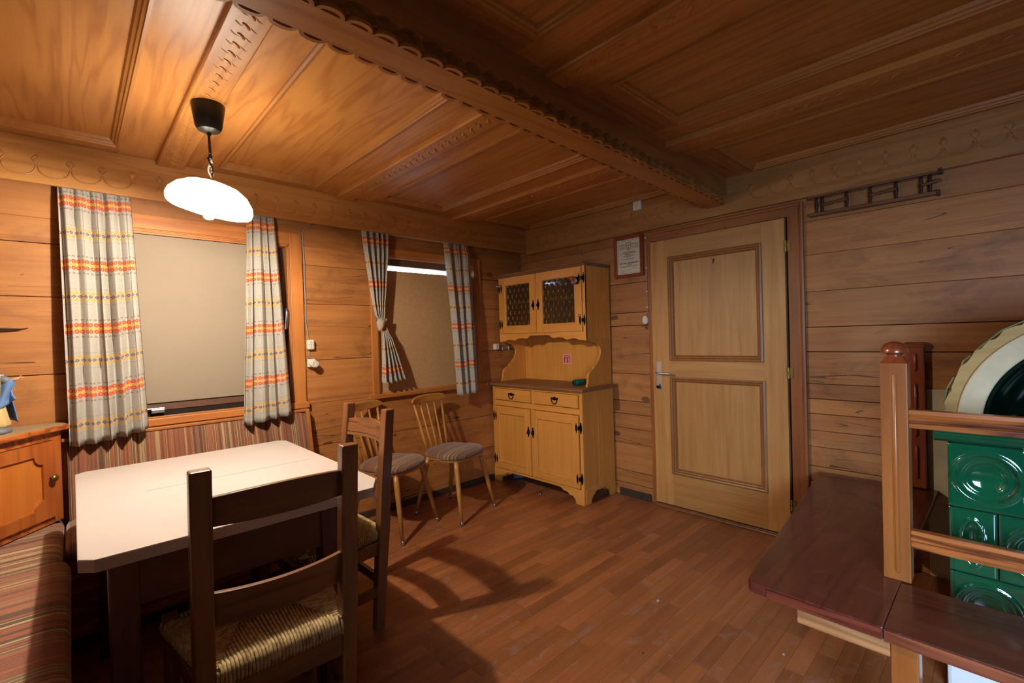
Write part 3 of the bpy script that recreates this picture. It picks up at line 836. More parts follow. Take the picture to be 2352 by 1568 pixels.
# ================================================================== TABLE
tb = thing('dining_table', 'rectangular table with a white laminate top and dark legs under the lamp', 'table', (-2.80, -1.0, 0))
tx0, tx1, ty0, ty1 = -3.245, -2.368, -1.632, -.42
c_ = .032
poly = [(tx0 + c_, ty0), (tx1 - .062, ty0), (tx1, ty0 + .10), (tx1, ty1 - c_), (tx1 - c_, ty1 + .0), (tx0 + c_, ty1), (tx0, ty1 - c_), (tx0, ty0 + c_)]
MB().prism(poly, .716, .7485, 2).build('tabletop_edge', M['lamedge'], tb)
ins = [(x + (.0012 if x < -2.8 else -.0012), y + (.0012 if y < -1 else -.0012)) for x, y in poly]
MB().prism(ins, .7485, .7500, 2).build('tabletop', M['lam'], tb)
MB().box(-3.05, -2.44, -1.0012, -.9998, .7499, .7503).build('seam', M['grime_shade'], tb)
ap = MB()
for b in ((-3.17, -2.545, -1.555, -1.53, .56, .715), (-3.17, -2.545, -.63, -.605, .56, .715), (-3.17, -3.145, -1.53, -.63, .56, .715), (-2.565, -2.540, -1.53, -.63, .56, .715)):
    MB().box(*b).build('apron', M['darkwx'], tb, bev=.002)
for x_ in (-3.185, -2.60):
    for y_ in (-1.565, -.66):
        MB().box(x_, x_ + .068, y_, y_ + .068, 0, .715).build('leg', M['darkw'], tb, bev=.004)
MB().box(-2.86, -2.80, -1.50, -.60, .12, .18).build('stretcher', M['darkw'], tb, bev=.003)

# ================================================================== RUSH-SEATED CHAIRS
def loft_box(mb, secs):
    """secs: (centre, half-x, half-y) horizontal sections"""
    mb.ring([[(c[0] - a, c[1] - b, c[2]), (c[0] + a, c[1] - b, c[2]), (c[0] + a, c[1] + b, c[2]), (c[0] - a, c[1] + b, c[2])] for c, a, b in secs]); return mb
def rush_chair(label, loc, rz):
    t = thing('rush_chair', label, 'chair', loc, rz, 'rustic rush-seated ladder-back chairs at the table')
    for s in (-1, 1):
        loft_box(MB(), [((s * .192, -.200, 0), .021, .021), ((s * .192, -.222, .30), .0235, .024), ((s * .192, -.236, .45), .0250, .0255), ((s * .193, -.252, .70), .0250, .024), ((s * .193, -.278, .984), .0250, .022)]).build('back_post', M['rust'], t, bev=.005, world=False)
        loft_box(MB(), [((s * .232, .135, 0), .018, .018), ((s * .232, .135, .452), .021, .021)]).build('leg', M['rust'], t, bev=.004, world=False)
        for nm, z0, z1 in (('stretcher', .15, .19), ('seat_rail', .335, .392)):
            xa, xb = s * .192, s * .232
            MB().prism([(xa - .011, -.21), (xa + .011, -.21), (xb + .011, .125), (xb - .011, .125)], z0, z1, 2).build(nm, M['rusty'], t, bev=.002, world=False)
    MB().box(-.19, .19, -.245, -.222, .322, .385).build('seat_rail', M['rustx'], t, bev=.002, world=False)
    MB().box(-.225, .225, .125, .147, .335, .392).build('seat_rail', M['rustx'], t, bev=.002, world=False)
    MB().box(-.19, .19, -.228, -.208, .19, .23).build('stretcher', M['rustx'], t, bev=.002, world=False)
    for z0, z1, yb in ((.826, .906, -.266), (.553, .650, -.246)):
        rg = []
        for k in range(13):
            u = -1 + k / 6; x = u * .176; bow = -.030 * (1 - u * u); zt = z1 + (.012 * (1 - u * u) if z1 > .8 else -.004 * (1 - u * u))
            y0 = yb + bow + .004
            rg.append([(x, y0 - .009 + .008, z0), (x, y0 + .009 + .008, z0), (x, y0 + .009 - .006, zt), (x, y0 - .009 - .006, zt)])
        sl = MB().ring(rg).build('back_slat', M['rustx'], t, bev=.002, world=False)
        for zz in (z0 + .018, z1 - .014):
            gr = []
            for k in range(13):
                u = -1 + k / 6; x = u * .175; f = (zz - z0) / (z1 - z0)
                gr.append((x, yb - .030 * (1 - u * u) + .004 + .0088 + .008 - .014 * f, zz))
            MB().tube(gr, .0016, 5).build('groove', M['grime_shade'], sl, world=False)
    # woven rush seat: cords over the rails, meeting along the diagonals
    mb = MB(); hw0, hw1, y0, y1, zt = .170, .245, -.250, .145, .446
    def corner(sx, sy): return Vector((sx * (hw1 if sy > 0 else hw0), y1 if sy > 0 else y0, zt - .012))
    cx = Vector((0, (y0 + y1) / 2, zt - .004)); fr_, bk_ = Vector((-.05, .0, 0)), None
    mA_, mB__ = Vector((-.055, -.01, zt - .002)), Vector((.055, -.01, zt - .002))
    def side(c0, c1, m0, m1, n, drop):
        for k in range(n):
            t = (k + .5) / n; e = c0.lerp(c1, t); q = 1 - abs(2 * t - 1)
            if m0 == m1: inn = (c0 if t < .5 else c1).lerp(m0, q)
            else:
                if t < .37: inn = c0.lerp(m0, t / .37)
                elif t > .63: inn = c1.lerp(m1, (1 - t) / .37)
                else: inn = m0.lerp(m1, (t - .37) / .26)
            out = (e - (m0 + m1) / 2); out.z = 0; out.normalize()
            d = drop; jit = random.uniform(-.001, .001)
            pts = [inn + Vector((0, 0, .002)), inn.lerp(e, .5) + Vector((0, 0, .004 + jit)), e + Vector((0, 0, .008)) - d * .012, e + d * .006 + Vector((jit, 0, -.004)), e + d * .010 + Vector((0, 0, -.022)), e + d * .004 + Vector((0, 0, -.040))]
            mb.tube(pts, (c1 - c0).length / n * .50, 6)
    side(corner(-1, -1), corner(1, -1), mA_, mB__, 36, Vector((0, -1, 0)))
    side(corner(-1, 1), corner(1, 1), mA_, mB__, 42, Vector((0, 1, 0)))
    side(corner(-1, -1), corner(-1, 1), mA_, mA_, 32, Vector((-1, 0, 0)))
    side(corner(1, -1), corner(1, 1), mB__, mB__, 32, Vector((1, 0, 0)))
    mb.prism([(-.165, -.240), (.165, -.240), (.24, .135), (-.24, .135)], .402, .432, 2)
    mb.build('rush_seat', M['rush'], t, True, world=False)
    return t
rush_chair('near dark wooden ladder-back chair with rush seat, its back to the room', (-2.810, -1.585, 0), radians(-2))
rush_chair('dark wooden ladder-back chair with rush seat beside the spindle chairs', (-2.468, -1.118, 0), radians(91.5))

# ================================================================== SPINDLE CHAIRS
def spindle_chair(label, loc, rz):
    t = thing('spindle_chair', label, 'chair', loc, rz, 'light beech spindle-back chairs under the right window')
    # cushioned seat, rounded front
    out = []
    for k in range(40):
        a = 2 * pi * k / 40; ca, sa = cos(a), sin(a)
        w = .205 if sa < 0 else .182; p = 2.9
        q = (abs(ca) ** p + abs(sa) ** p) ** (-1 / p)
        out.append((q * ca * (w - .0), q * sa * .195))
    def R_(s, z, oy=0): return [(x * s, y * s + oy, z) for x, y in out]
    MB().ring([R_(.90, .415), R_(.95, .418), R_(.965, .424), R_(.965, .432), R_(.94, .434)]).build('seat_frame', M['beechx'], t, world=False)
    MB().ring([R_(.955, .430), R_(1.0, .437), R_(1.02, .450), R_(1.0, .464), R_(.93, .477), R_(.75, .487), R_(.4, .492), R_(.1, .493)]).build('seat_cushion', M['stripec'], t, True, world=False)
    for sx, sy, dx, dy in ((-1, -1, .062, .088), (1, -1, .062, .088), (-1, 1, .055, .090), (1, 1, .055, .090)):
        top = Vector((sx * .145, sy * .13, .425)); bot = Vector((sx * (.145 + dx), sy * (.13 + dy), .0))
        lg = MB().tube([top, top.lerp(bot, .15), top.lerp(bot, .5), top.lerp(bot, .945)], [.0165, .0185, .0165, .0115], 12).build('leg', M['beech'], t, True, world=False)
        MB().tube([top.lerp(bot, .94), top.lerp(bot, .95), top.lerp(bot, .99), bot], [.012, .0135, .0135, .010], 12).build('foot_cap', M['steel'], lg, True, world=False)
    rg = []
    for k in range(17):                          # curved crest rail, thin rounded ends
        u = -1 + k / 8; x = u * .190; e = (1 - abs(u) ** 6) ** .5 if abs(u) < 1 else .0
        e = max(e, .30); y = .232 + .030 * (1 - u * u) ; zc = .838 + .006 * (1 - u * u); hz = .031 * e
        rg.append([(x, y - .006, zc - hz), (x, y + .009, zc - hz * .8), (x, y + .012, zc + hz * .7), (x, y, zc + hz), (x, y - .009, zc + hz * .6)])
    MB().ring(rg).build('crest_rail', M['beechx'], t, world=False, bev=.002)
    for k in range(5):
        u = -1 + k / 2; a = Vector((u * .110, .158, .44)); b = Vector((u * .158, .238 + .028 * (1 - (u * .84) ** 2), .815))
        r = .0105 if abs(u) == 1 else .008
        MB().tube([a, a.lerp(b, .3), a.lerp(b, .7), b], [r * .95, r * 1.15, r, r * .75], 10).build('spindle', M['beech'], t, True, world=False)
    return t
# local frame: front is -y, back is +y
spindle_chair('light beech spindle-back chair with striped seat, standing next to the buffet', (-1.160, -.400, 0), radians(15))
spindle_chair('light beech spindle-back chair with striped seat, half behind the rush chair', (-1.647, -.350, 0), radians(24))

# ================================================================== BUFFET
bf = thing('kitchen_buffet', 'yellow oak kitchen buffet with glazed upper doors in the corner', 'cabinet', (-.25, -.55, 0))
Y0, Y1, XF = -1.062, -.030, -.440
MB().box(XF + .02, -.035, Y0, Y1, .115, .866).build('carcass', M['oakz'], bf, bev=.002)
# stiles and rails of the front
for a, b in ((Y0, Y0 + .030), (Y1 - .030, Y1)): MB().box(XF, XF + .02, a, b, .115, .866).build('stile', M['oakz'], bf, bev=.002)
MB().box(XF, XF + .02, Y0 + .03, Y1 - .03, .845, .866).build('rail', M['oaky'], bf)
MB().box(XF, XF + .02, Y0 + .03, Y1 - .03, .690, .735).build('rail', M['oaky'], bf, bev=.001)
MB().box(XF - .002, XF + .02, -.560, -.526, .735, .845).build('stile', M['oakz'], bf, bev=.003)
MB().box(XF + .004, XF + .02, -.545, -.515, .115, .69).build('stile', M['oakz'], bf)
# scalloped plinth on the front and the visible side
def scal(a, b, z1, edge=.11):
    p = [(a, z1), (a, 0), (a + edge * .75, 0)]
    sh = [(edge * .75, .0), (edge * .80, .030), (edge, .052), (edge * 1.35, .058), (edge * 1.5, .074), (edge * 1.9, .080), (edge * 2.1, .096), (edge * 2.5, .100)]
    L = b - a
    if L < .6: sh = [(edge * .7, 0), (edge * .78, .03), (edge * 1.0, .055), (edge * 1.2, .062), (edge * 1.4, .085)]
    p = [(a, z1), (a, 0)] + [(a + x, z) for x, z in sh] + [(b - x, z) for x, z in reversed(sh)] + [(b, 0), (b, z1)]
    return p
MB().prism(scal(Y0, Y1, .118), XF - .003, XF + .018, 0).build('plinth', M['oaky'], bf, bev=.002)
MB().prism(scal(XF + .018, -.035, .118, .09), Y0 - .003, Y0 + .016, 1).build('plinth', M['oaky'], bf, bev=.002)
MB().prism(scal(XF + .018, -.035, .118, .09), Y1 - .016, Y1, 1).build('plinth', M['oaky'], bf, bev=.002)
MB().box(-.245, -.225, Y0 - .003, Y0, .118, .866).build('side_lath', M['oakz'], bf, bev=.001)
# top
pr = [(-.488, .878), (-.482, .870), (-.462, .868), (-.03, .868), (-.03, .897), (-.470, .897), (-.474, .892), (-.486, .888)]
tp = MB().prism([(a, b) for a, b in pr], -1.104, -.006, 1).build('worktop', M['oaktop'], bf, bev=.002)
# drawers
orn = [(-.001, .0), (.012, .006), (.018, .001), (.026, .007), (.030, .0), (.026, -.006), (.018, -.003), (.010, -.010), (0, -.013)]
def sym(p): return p + [(-x, z) for x, z in reversed(p) if abs(x) > .001]
def place(poly, y, z, s=1): return [(y + a * s, z + b * s) for a, b in poly]
def drawer(y0, y1, zb, zt):
    d = MB().box(XF - .010, XF + .004, y0, y1, zb, zt).build('drawer', M['oaky'], bf, bev=.003)
    MB().box(XF - .013, XF - .010, y0 + .012, y1 - .012, zb + .010, zt - .010).build('drawer_field', M['oaky'], d, bev=.002)
    yc, zc = (y0 + y1) / 2, (zb + zt) / 2 + .008
    pts = sym([(0, .016), (.008, .010), (.016, .012), (.022, .004), (.036, .010), (.040, .002), (.034, -.004), (.022, -.004), (.012, -.012), (0, -.014)])
    MB().prism(place(pts, yc, zc), XF - .018, XF - .013, 0).tube([(XF - .014, yc, zc), (XF - .024, yc, zc)], [.010, .005], 10).build('pull_plate', M['iron'], d, bev=.001)
    MB().tube([(XF - .020, yc + .030 * cos(a), zc - .002 + .040 * sin(a)) for a in [pi + pi * k / 14 for k in range(15)]], .0036, 7).build('pull_ring', M['iron'], d, True)
drawer(-.526 + .004, Y1 - .034, .742, .842); drawer(Y0 + .034, -.560 - .004, .742, .842)
def hinge(par, yh, z, inner, xf, s=1.0):
    """ornamental H hinge; inner=+1 puts the door leaf on +y"""
    lf_ = sym([(0, .044), (.005, .036), (.003, .030), (.009, .022), (.010, .010), (.008, 0)])
    lf_ = [(a, b) for a, b in [(0, .044), (.006, .036), (.003, .030), (.009, .022), (.010, .008), (.010, -.008), (.009, -.022), (.003, -.030), (.006, -.036), (0, -.044), (-.006, -.036), (-.003, -.030), (-.009, -.022), (-.010, -.008), (-.010, .008), (-.009, .022), (-.003, .030), (-.006, .036)]]
    m = MB().prism(place(lf_, yh - .017 * inner, z, s), xf - .005, xf - .0005, 0)
    m.prism(place(lf_, yh + .019 * inner, z, s * .92), xf - .014, xf - .0095, 0)
    m.box(xf - .012, xf - .004, min(yh - .012 * inner, yh + .014 * inner), max(yh - .012 * inner, yh + .014 * inner), z - .012, z + .012)
    m.tube([(xf - .014, yh, z - .015), (xf - .014, yh, z + .015)], .0045, 8)
    m.build('hinge', M['iron'], par)
def knobplate(par, y, z, xf):
    p = [(0, .046), (.008, .036), (.003, .030), (.010, .020), (.013, .006), (.016, 0), (.013, -.010), (.009, -.022), (.003, -.030), (.007, -.036), (0, -.044)]
    p = p + [(-a, b) for a, b in reversed(p[1:-1])]
    MB().prism(place(p, y, z), xf - .004, xf, 0).tube([(xf - .003, y, z - .004), (xf - .010, y, z - .004), (xf - .015, y, z - .004), (xf - .019, y, z - .004)], [.004, .005, .011, .006], 10).build('knob', M['iron'], par)
def door(y0, y1, z0, z1, xf, knob_y, hinge_y, inner, glass=False, fw=.062, name='door'):
    d = MB().box(xf - .014, xf + .004, y0, y0 + fw, z0, z1).build(name, M['oakz'], bf, bev=.003)
    MB().box(xf - .014, xf + .004, y1 - fw, y1, z0, z1).build('stile', M['oakz'], d, bev=.003)
    MB().box(xf - .0135, xf + .004, y0 + fw, y1 - fw, z0, z0 + fw).build('rail', M['oaky'], d, bev=.001)
    MB().box(xf - .0135, xf + .004, y0 + fw, y1 - fw, z1 - fw, z1).build('rail', M['oaky'], d, bev=.001)
    a, b, c, e = y0 + fw, y1 - fw, z0 + fw, z1 - fw
    rings = [[(xf - h_, a + q, c + q), (xf - h_, b - q, c + q), (xf - h_, b - q, e - q), (xf - h_, a + q, e - q)] for q, h_ in ((-.004, .012), (-.003, .018), (.003, .019), (.008, .014), (.010, .004), (.010, 0))]
    MB().ring(rings, True, False).build('moulding', M['oakz'], d)
    if glass:
        def bump_(y, z):
            gy, gz = .056, .049; iz = math.floor((z - c) / gz); sh = .5 * gy * (iz % 2)
            dy = ((y - a + sh) / gy) % 1 - .5; dz = ((z - c) / gz) % 1 - .5
            r = sqrt(dy * dy + dz * dz); return .0085 * max(0, 1 - (r / .30) ** 2) + .0008
        def gf(u, v): 
            y, z = a + (b - a) * u, c + (e - c) * v; return (xf + .001 - bump_(y, z), y, z)
        MB().grid(gf, 66, 76).build('pane', M['amber'], d, True, fix=False)
    else: MB().box(xf - .004, xf + .002, a, b, c, e).build('panel', M['oakz'], d)
    knobplate(d, knob_y, (z0 + z1) / 2 + (.09 if not glass else -.015), xf - .014)
    for zz in ((z0 + .075, z1 - .095) if not glass else (z0 + .085, z1 - .090)): hinge(d, hinge_y, zz, inner, xf)
    return d
door(-.514, Y1 - .034, .125, .686, XF, -.495, Y1 - .034, -1); door(Y0 + .034, -.527, .125, .686, XF, -.548, Y0 + .034, 1)
# upper part
UX, U0, U1, UZ0, UZ1 = -.352, -1.052, -.058, 1.258, 1.848
pc = MB()
MB().box(UX, -.035, U0, U0 + .018, UZ0 + .012, UZ1).build('side_panel', M['oakz'], bf, bev=.001)
MB().box(UX, -.035, U1 - .018, U1, UZ0 + .012, UZ1).build('side_panel', M['oakz'], bf, bev=.001)
MB().box(-.045, -.035, U0 + .018, U1 - .018, .897, UZ1).build('back_panel', M['oakz'], bf)
MB().box(UX + .02, -.045, U0 + .018, U1 - .018, UZ0 + .052, UZ0 + .068).build('shelf', M['oaky'], bf)
MB().box(UX + .05, -.045, U0 + .018, U1 - .018, 1.600, 1.616).build('shelf', M['oaky'], bf)
MB().box(UX + .002, -.045, U0 + .018, U1 - .018, UZ1 - .018, UZ1).build('shelf', M['oaky'], bf)
prc = [(UX - .026, UZ1 + .020), (UX - .024, UZ1 + .010), (UX - .012, UZ1 + .004), (UX - .004, UZ1 - .008), (UX, UZ1 - .010), (-.03, UZ1 - .010), (-.03, UZ1 + .020)]
MB().prism(prc, U0 - .004, U1 + .022, 1).build('crown', M['oaktop'], bf, bev=.002)
for a, b in ((U0, U0 + .026), (U1 - .026, U1)): MB().box(UX - .004, UX + .014, a, b, UZ0, UZ1 - .008).build('stile', M['oakz'], bf, bev=.002)
apn = [(U0 + .026, UZ0 + .072), (U0 + .026, UZ0 + .004), (U0 + .07, UZ0 + .004), (U0 + .10, UZ0 + .018), (U0 + .14, UZ0 + .020), (U0 + .17, UZ0 + .012), (U0 + .20, UZ0 + .010), (U0 + .24, UZ0 + .028), (U0 + .29, UZ0 + .030), (U0 + .33, UZ0 + .024), (U0 + .36, UZ0 + .030), (U0 + .385, UZ0 + .050)]
mid = (U0 + U1) / 2
apn = apn + [(2 * mid - y, z) for y, z in reversed(apn)]
MB().prism(apn, UX - .002, UX + .014, 0).build('apron', M['oaky'], bf, bev=.001)
ym = (U0 + U1) / 2 + .02
door(ym + .002, U1 - .028, UZ0 + .074, UZ1 - .014, UX, ym + .028, U1 - .028, -1, True)
door(U0 + .028, ym - .004, UZ0 + .074, UZ1 - .014, UX, ym - .030, U0 + .028, 1, True)
# scrolled brackets between worktop and upper part
bp = [(-.036, .897), (-.356, .897), (-.356, .912), (-.345, .925), (-.343, .965), (-.330, 1.0), (-.300, 1.022), (-.270, 1.032), (-.262, 1.050), (-.240, 1.060), (-.222, 1.078), (-.192, 1.11), (-.172, 1.145), (-.168, 1.175), (-.182, 1.205), (-.215, 1.228), (-.265, 1.243), (-.315, 1.256), (-.345, 1.272), (-.036, 1.272)]
for a in (U0, U1 - .018): MB().prism(bp, a, a + .018, 1).build('bracket', M['oakz'], bf, bev=.001)

# things on the buffet
def sticker():
    o = MB().box(-.0465, -.045, -.640, -.556, 1.050, 1.132).build('sticker', M['pinkink'])
    tag(o, 'red and white printed sticker on the back panel of the buffet', 'sticker')
    MB().box(-.0469, -.0465, -.634, -.562, 1.056, 1.126).build('red_field', M['redink'], o)
    t = MB()
    for k in range(3): t.box(-.0472, -.0469, -.626 + .021 * k, -.612 + .021 * k, 1.110, 1.117)
    for c in range(2):
        for r in range(9): t.box(-.0472, -.0469, -.628 + .034 * c, -.628 + .034 * c + random.uniform(.018, .026), 1.060 + .005 * r, 1.0625 + .005 * r)
    t.build('print', M['pinkink'], o)
sticker()
rl = MB(); yc, zc = -.905, .9235
rl.tube([(-.330, yc, zc), (-.300, yc, zc), (-.24, yc - .004, zc - .001), (-.16, yc - .01, zc)], [.024, .0255, .0245, .019], 18)
o = rl.build('bag_roll', M['teal'], None, True); tag(o, 'small roll of dark teal bags on the buffet worktop', 'roll')
sp = MB().tube([(-.3318, yc + (.003 + .019 * k / 60) * cos(k * .42), zc + (.003 + .019 * k / 60) * sin(k * .42)) for k in range(61)], .0014, 5).build('rolled_edge', M['greend'], o)
# timer hanging on the upper hinge, small fittings
o = MB().tube([(UX - .020, -.985, 1.725), (UX - .045, -.985, 1.725), (UX - .050, -.985, 1.725)], [.030, .030, .026], 22).build('kitchen_timer', M['black'], None, True)
tag(o, 'small round chrome timer with red cap stuck on the right glazed door', 'timer'); sm_angle(o, 30)
MB().tube([(UX - .050, -.985, 1.725), (UX - .053, -.985, 1.725)], [.027, .024], 22).build('dial', M['steel'], o)
MB().tube([(UX - .053, -.972, 1.738), (UX - .072, -.972, 1.738), (UX - .076, -.972, 1.738)], [.016, .016, .013], 18).build('red_cap', M['redcap'], o, True)
MB().box(UX - .054, UX - .0528, -1.0, -.978, 1.708, 1.722).build('label_patch', M['brass'], o)
for yy, zz, lb in ((-1.004, 1.452, 'tiny clear suction hook above the lower right hinge of the upper buffet'), (-.078, 1.768, 'tiny clear suction hook above the upper left hinge of the buffet')):
    o = MB().tube([(UX - .014, yy, zz), (UX - .020, yy, zz), (UX - .030, yy + .004, zz)], [.013, .011, .005], 12).build('suction_hook', M['steel'], None, True); tag(o, lb, 'hook')
    MB().tube([(UX - .028, yy + .004, zz), (UX - .040, yy + .012, zz)], [.004, .006], 8).build('peg', M['white'], o, True)
o = MB().tube([(-.46, -.62, 0), (-.46, -.62, .008)], [.016, .013], 14).build('bottle_cap', M['steel'], None, True); tag(o, 'small shiny cap lying on the floor under the buffet', 'cap')
o = MB().tube([(-.33, -.16, .03), (-.28, -.20, .034), (-.20, -.22, .03)], [.026, .030, .024], 12).build('cloth_scrap', M['greyp'], None, True); tag(o, 'grey-blue scrap of cloth under the left end of the buffet', 'rag')

# ================================================================== CORNER BENCH
cb = thing('corner_bench', 'corner bench with brown and rust striped woollen upholstery around the table', 'bench', (-3.3, -.3, 0))
def cushion(x0, x1, y0, y1, z0, z1, r, mat, name, nx=14, ny=14):
    mb = MB(); ring = []
    def sec(ins, z):
        out = []
        for cx, cy, a0 in ((x1 - r, y1 - r, 0), (x0 + r, y1 - r, 1), (x0 + r, y0 + r, 2), (x1 - r, y0 + r, 3)):
            for k in range(5):
                a = (a0 + k / 4) * pi / 2; out.append((cx + (r - ins) * cos(a), cy + (r - ins) * sin(a), z))
        return out
    h = (z1 - z0)
    mb.ring([sec(.012, z0), sec(0, z0 + .012), sec(0, z1 - .030), sec(.010, z1 - .010), sec(.030, z1), sec(r * .99, z1 + .004)])
    return mb.build(name, mat, cb, True)
cushion(-3.285, -2.115, -.55, -.10, .40, .475, .05, M['stripex'], 'seat_cushion')
cushion(XL + .02, -3.29, -.69, -.02, .40, .472, .05, M['stripey'], 'seat_cushion')
cushion(XL + .02, -3.265, -2.35, -.70, .40, .480, .06, M['stripey'], 'seat_cushion')
MB().box(XL + .02, -2.115, -.52, -.10, .06, .40).build('base_box', M['cupx'], cb)
MB().box(XL + .02, -3.33, -2.3, -.52, .06, .40).build('base_box', M['darkw'], cb)
# leaning upholstered back under the window
def bk(u, v):
    x = -3.27 + 1.145 * u; z = .47 + .375 * v; return (x, -.150 + .090 * v - .012 * sin(pi * v) - .012 * min(1, (1 - u) * 30, u * 30), z)
m_ = MB().grid(bk, 40, 10); m_.box(-3.27, -2.125, -.06, -.02, .47, .845)
m_.build('back_cushion', M['stripex'], cb, True)
MB().prism([(-.185, .44), (-.178, .44), (-.092, .862), (-.018, .866), (-.018, .44)], -2.125, -2.102, 0).build('end_board', M['trimz'], cb, bev=.003)
MB().box(-3.29, -2.10, -.078, -.018, .846, .862).build('back_ledge', M['trimx'], cb, bev=.003)

# ================================================================== CORNER CUPBOARD
A_, B_ = Vector((-3.290, -.115, 0)), Vector((-3.690, -.620, 0))      # ends of the slanting front
d_ = (B_ - A_).normalized(); n_ = Vector((-d_.y, d_.x, 0)); n_ = n_ if n_.x > 0 else -n_
cc = thing('corner_cupboard', 'varnished pine corner cupboard with arched door panel beside the left curtain', 'cabinet', (-3.55, -.3, .48))
def P2(t, o=0): p = A_ + d_ * t + n_ * o; return (p.x, p.y)
LN = (B_ - A_).length
def fprism(t0, t1, o0, o1, z0, z1): return MB().prism([P2(t0, o0), P2(t1, o0), P2(t1, o1), P2(t0, o1)], z0, z1, 2)
MB().prism([P2(.02, -.022), P2(LN, -.022), (XL + .01, B_.y), (XL + .01, -.03), (A_.x - .012, -.03)], .482, .915, 2).build('carcass', M['cupz'], cc)
tpp = MB().prism([P2(-.012, .030), P2(LN + .02, .030), (XL + .01, B_.y - .02), (XL + .01, -.025), (A_.x + .014, -.025)], .915, .940, 2).build('top', M['cupx'], cc, bev=.004)
MB().prism([P2(-.006, .024), P2(LN + .01, .024), (XL + .012, B_.y - .01), (XL + .012, -.03), (A_.x + .008, -.03)], .9401, .9412, 2).build('dust_film', M['dustwood'], tpp)
fprism(0, .045, -.022, 0, .482, .915).build('stile', M['cupz'], cc, bev=.002); fprism(LN - .045, LN, -.022, 0, .482, .915).build('stile', M['cupz'], cc, bev=.002)
fprism(.045, LN - .045, -.022, 0, .875, .915).build('rail', M['cupx'], cc); fprism(.045, LN - .045, -.022, -.001, .482, .512).build('rail', M['cupx'], cc)
# door: frame cut with quarter circles at the panel corners
def doorframe():
    n = 8; a, b, c, e = .050, LN - .050, .515, .872; fw = .062; R_ = .042
    inn = []
    i0, i1, j0, j1 = a + fw, b - fw, c + fw - .01, e - fw + .005
    for (cx, cz, sa, ea) in ((i0, j0, 90, 0), (i1, j0, 180, 90), (i1, j1, 270, 180), (i0, j1, 360, 270)):
        for k in range(n + 1):
            g = radians(sa + (ea - sa) * k / n); inn.append((cx + R_ * cos(g), cz + R_ * sin(g)))
    # order: corner arcs run so that the outline is continuous
    m = len(inn); out = []
    def clampo(x, z):
        dx, dz = x - (i0 + i1) / 2, z - (j0 + j1) / 2
        s = min((b - a) / 2 / max(abs(dx), 1e-6), (e - c) / 2 / max(abs(dz), 1e-6)); return ((a + b) / 2 + dx * s, (c + e) / 2 + dz * s)
    inn2 = inn[:]
    cor = [(i0, j0, a, c), (i1, j0, b, c), (i1, j1, b, e), (i0, j1, a, e)]
    res_i, res_o = [], []
    for q in range(4):
        seg = inn[q * (n + 1):(q + 1) * (n + 1)]
        cx, cz, ox, oz = cor[q]
        for k, p in enumerate(seg):
            t = k / n
            # outer point slides round the outer corner
            if q == 0: o_ = (a, p[1]) if t < .5 else (p[0], c)
            elif q == 1: o_ = (p[0], c) if t < .5 else (b, p[1])
            elif q == 2: o_ = (b, p[1]) if t < .5 else (p[0], e)
            else: o_ = (p[0], e) if t < .5 else (a, p[1])
            if abs(t - .5) < 1e-6: o_ = (ox, oz)
            res_i.append(p); res_o.append(o_)
    mb = MB()
    def V(p, o): x, y = P2(p[0], o); return (x, y, p[1])
    mb.ring([[V(p, -.004) for p in res_o], [V(p, .012) for p in res_o], [V(p, .012) for p in res_i], [V(p, -.004) for p in res_i]], True, False)
    return mb
dd = doorframe().build('door', M['cupz'], cc)
fprism(.07, LN - .07, -.006, .002, .53, .86).build('panel', wood('cupboard_panel', '#c4762e', '#a85e20', axis=2, rings=.25, rough=.35), dd)
kx, ky = P2(.078, .012); kz = .700
nn = n_
MB().tube([Vector((kx, ky, kz)) + nn * q for q in (0, .008, .014, .020, .026, .030)], [.006, .006, .014, .018, .015, .006], 16).build('knob', M['brass'], dd, True)

# ================================================================== FIGURINE
fx, fy, fz = -3.500, -.235, .9412
fg = thing('figurine', 'painted carved figurine with a blue cloak and outstretched arm on the corner cupboard', 'figurine', (fx, fy, fz))
MB().lathe([(0, 0), (.055, 0), (.060, .008), (.052, .022), (.040, .028), (0, .030)], 14, T((fx, fy, fz)), lambda a, r: 1 + .12 * sin(5 * a)).build('plinth', M['greyp'], fg, True)
fold = lambda a, r: 1 + .09 * sin(7 * a) + .05 * sin(3 * a + 1)
MB().lathe([(0, .026), (.046, .026), (.052, .040), (.044, .070), (.036, .120), (.032, .165), (.030, .200), (.036, .235), (.034, .255), (.014, .268), (.012, .285), (0, .286)], 28, T((fx, fy, fz)), fold).build('robe', M['cream'], fg, True)
def cloak(u, v):
    a = -1.0 + 3.6 * u; z = .262 - .222 * v; r = .030 + .030 * v + .026 * v * sin(pi * u) + .010 * sin(9 * u + 2 * v)
    return (fx + r * cos(a + 1.2) * 1.15, fy + r * sin(a + 1.2), fz + z + .02 * sin(4 * u) * v)
MB().grid(cloak, 30, 14).build('cloak', M['blue'], fg, True).modifiers.new('s', 'SOLIDIFY').thickness = .004
def wing(u, v):                                     # cloak hanging from the outstretched arm
    x = fx + .018 + .052 * u; zt = .232 + .004 * u; L = .135 * (1 - .35 * u) ; z = zt - L * v
    return (x + .010 * sin(5 * v + 2 * u) * v, fy - .010 + .014 * sin(7 * u + 3 * v) * (.4 + v), fz + z)
MB().grid(wing, 10, 14).build('cloak_drape', M['blue'], fg, True).modifiers.new('s', 'SOLIDIFY').thickness = .006
MB().tube([(fx + .020, fy - .004, fz + .240), (fx + .045, fy - .008, fz + .232), (fx + .060, fy - .010, fz + .232)], [.018, .017, .012], 10).build('sleeve', M['greyp'], fg, True)
arm = MB().tube([(fx + .055, fy - .010, fz + .232), (fx + .075, fy - .011, fz + .235), (fx + .082, fy - .011, fz + .238), (fx + .089, fy - .011, fz + .240)], [.0075, .0055, .0065, .0055], 8)
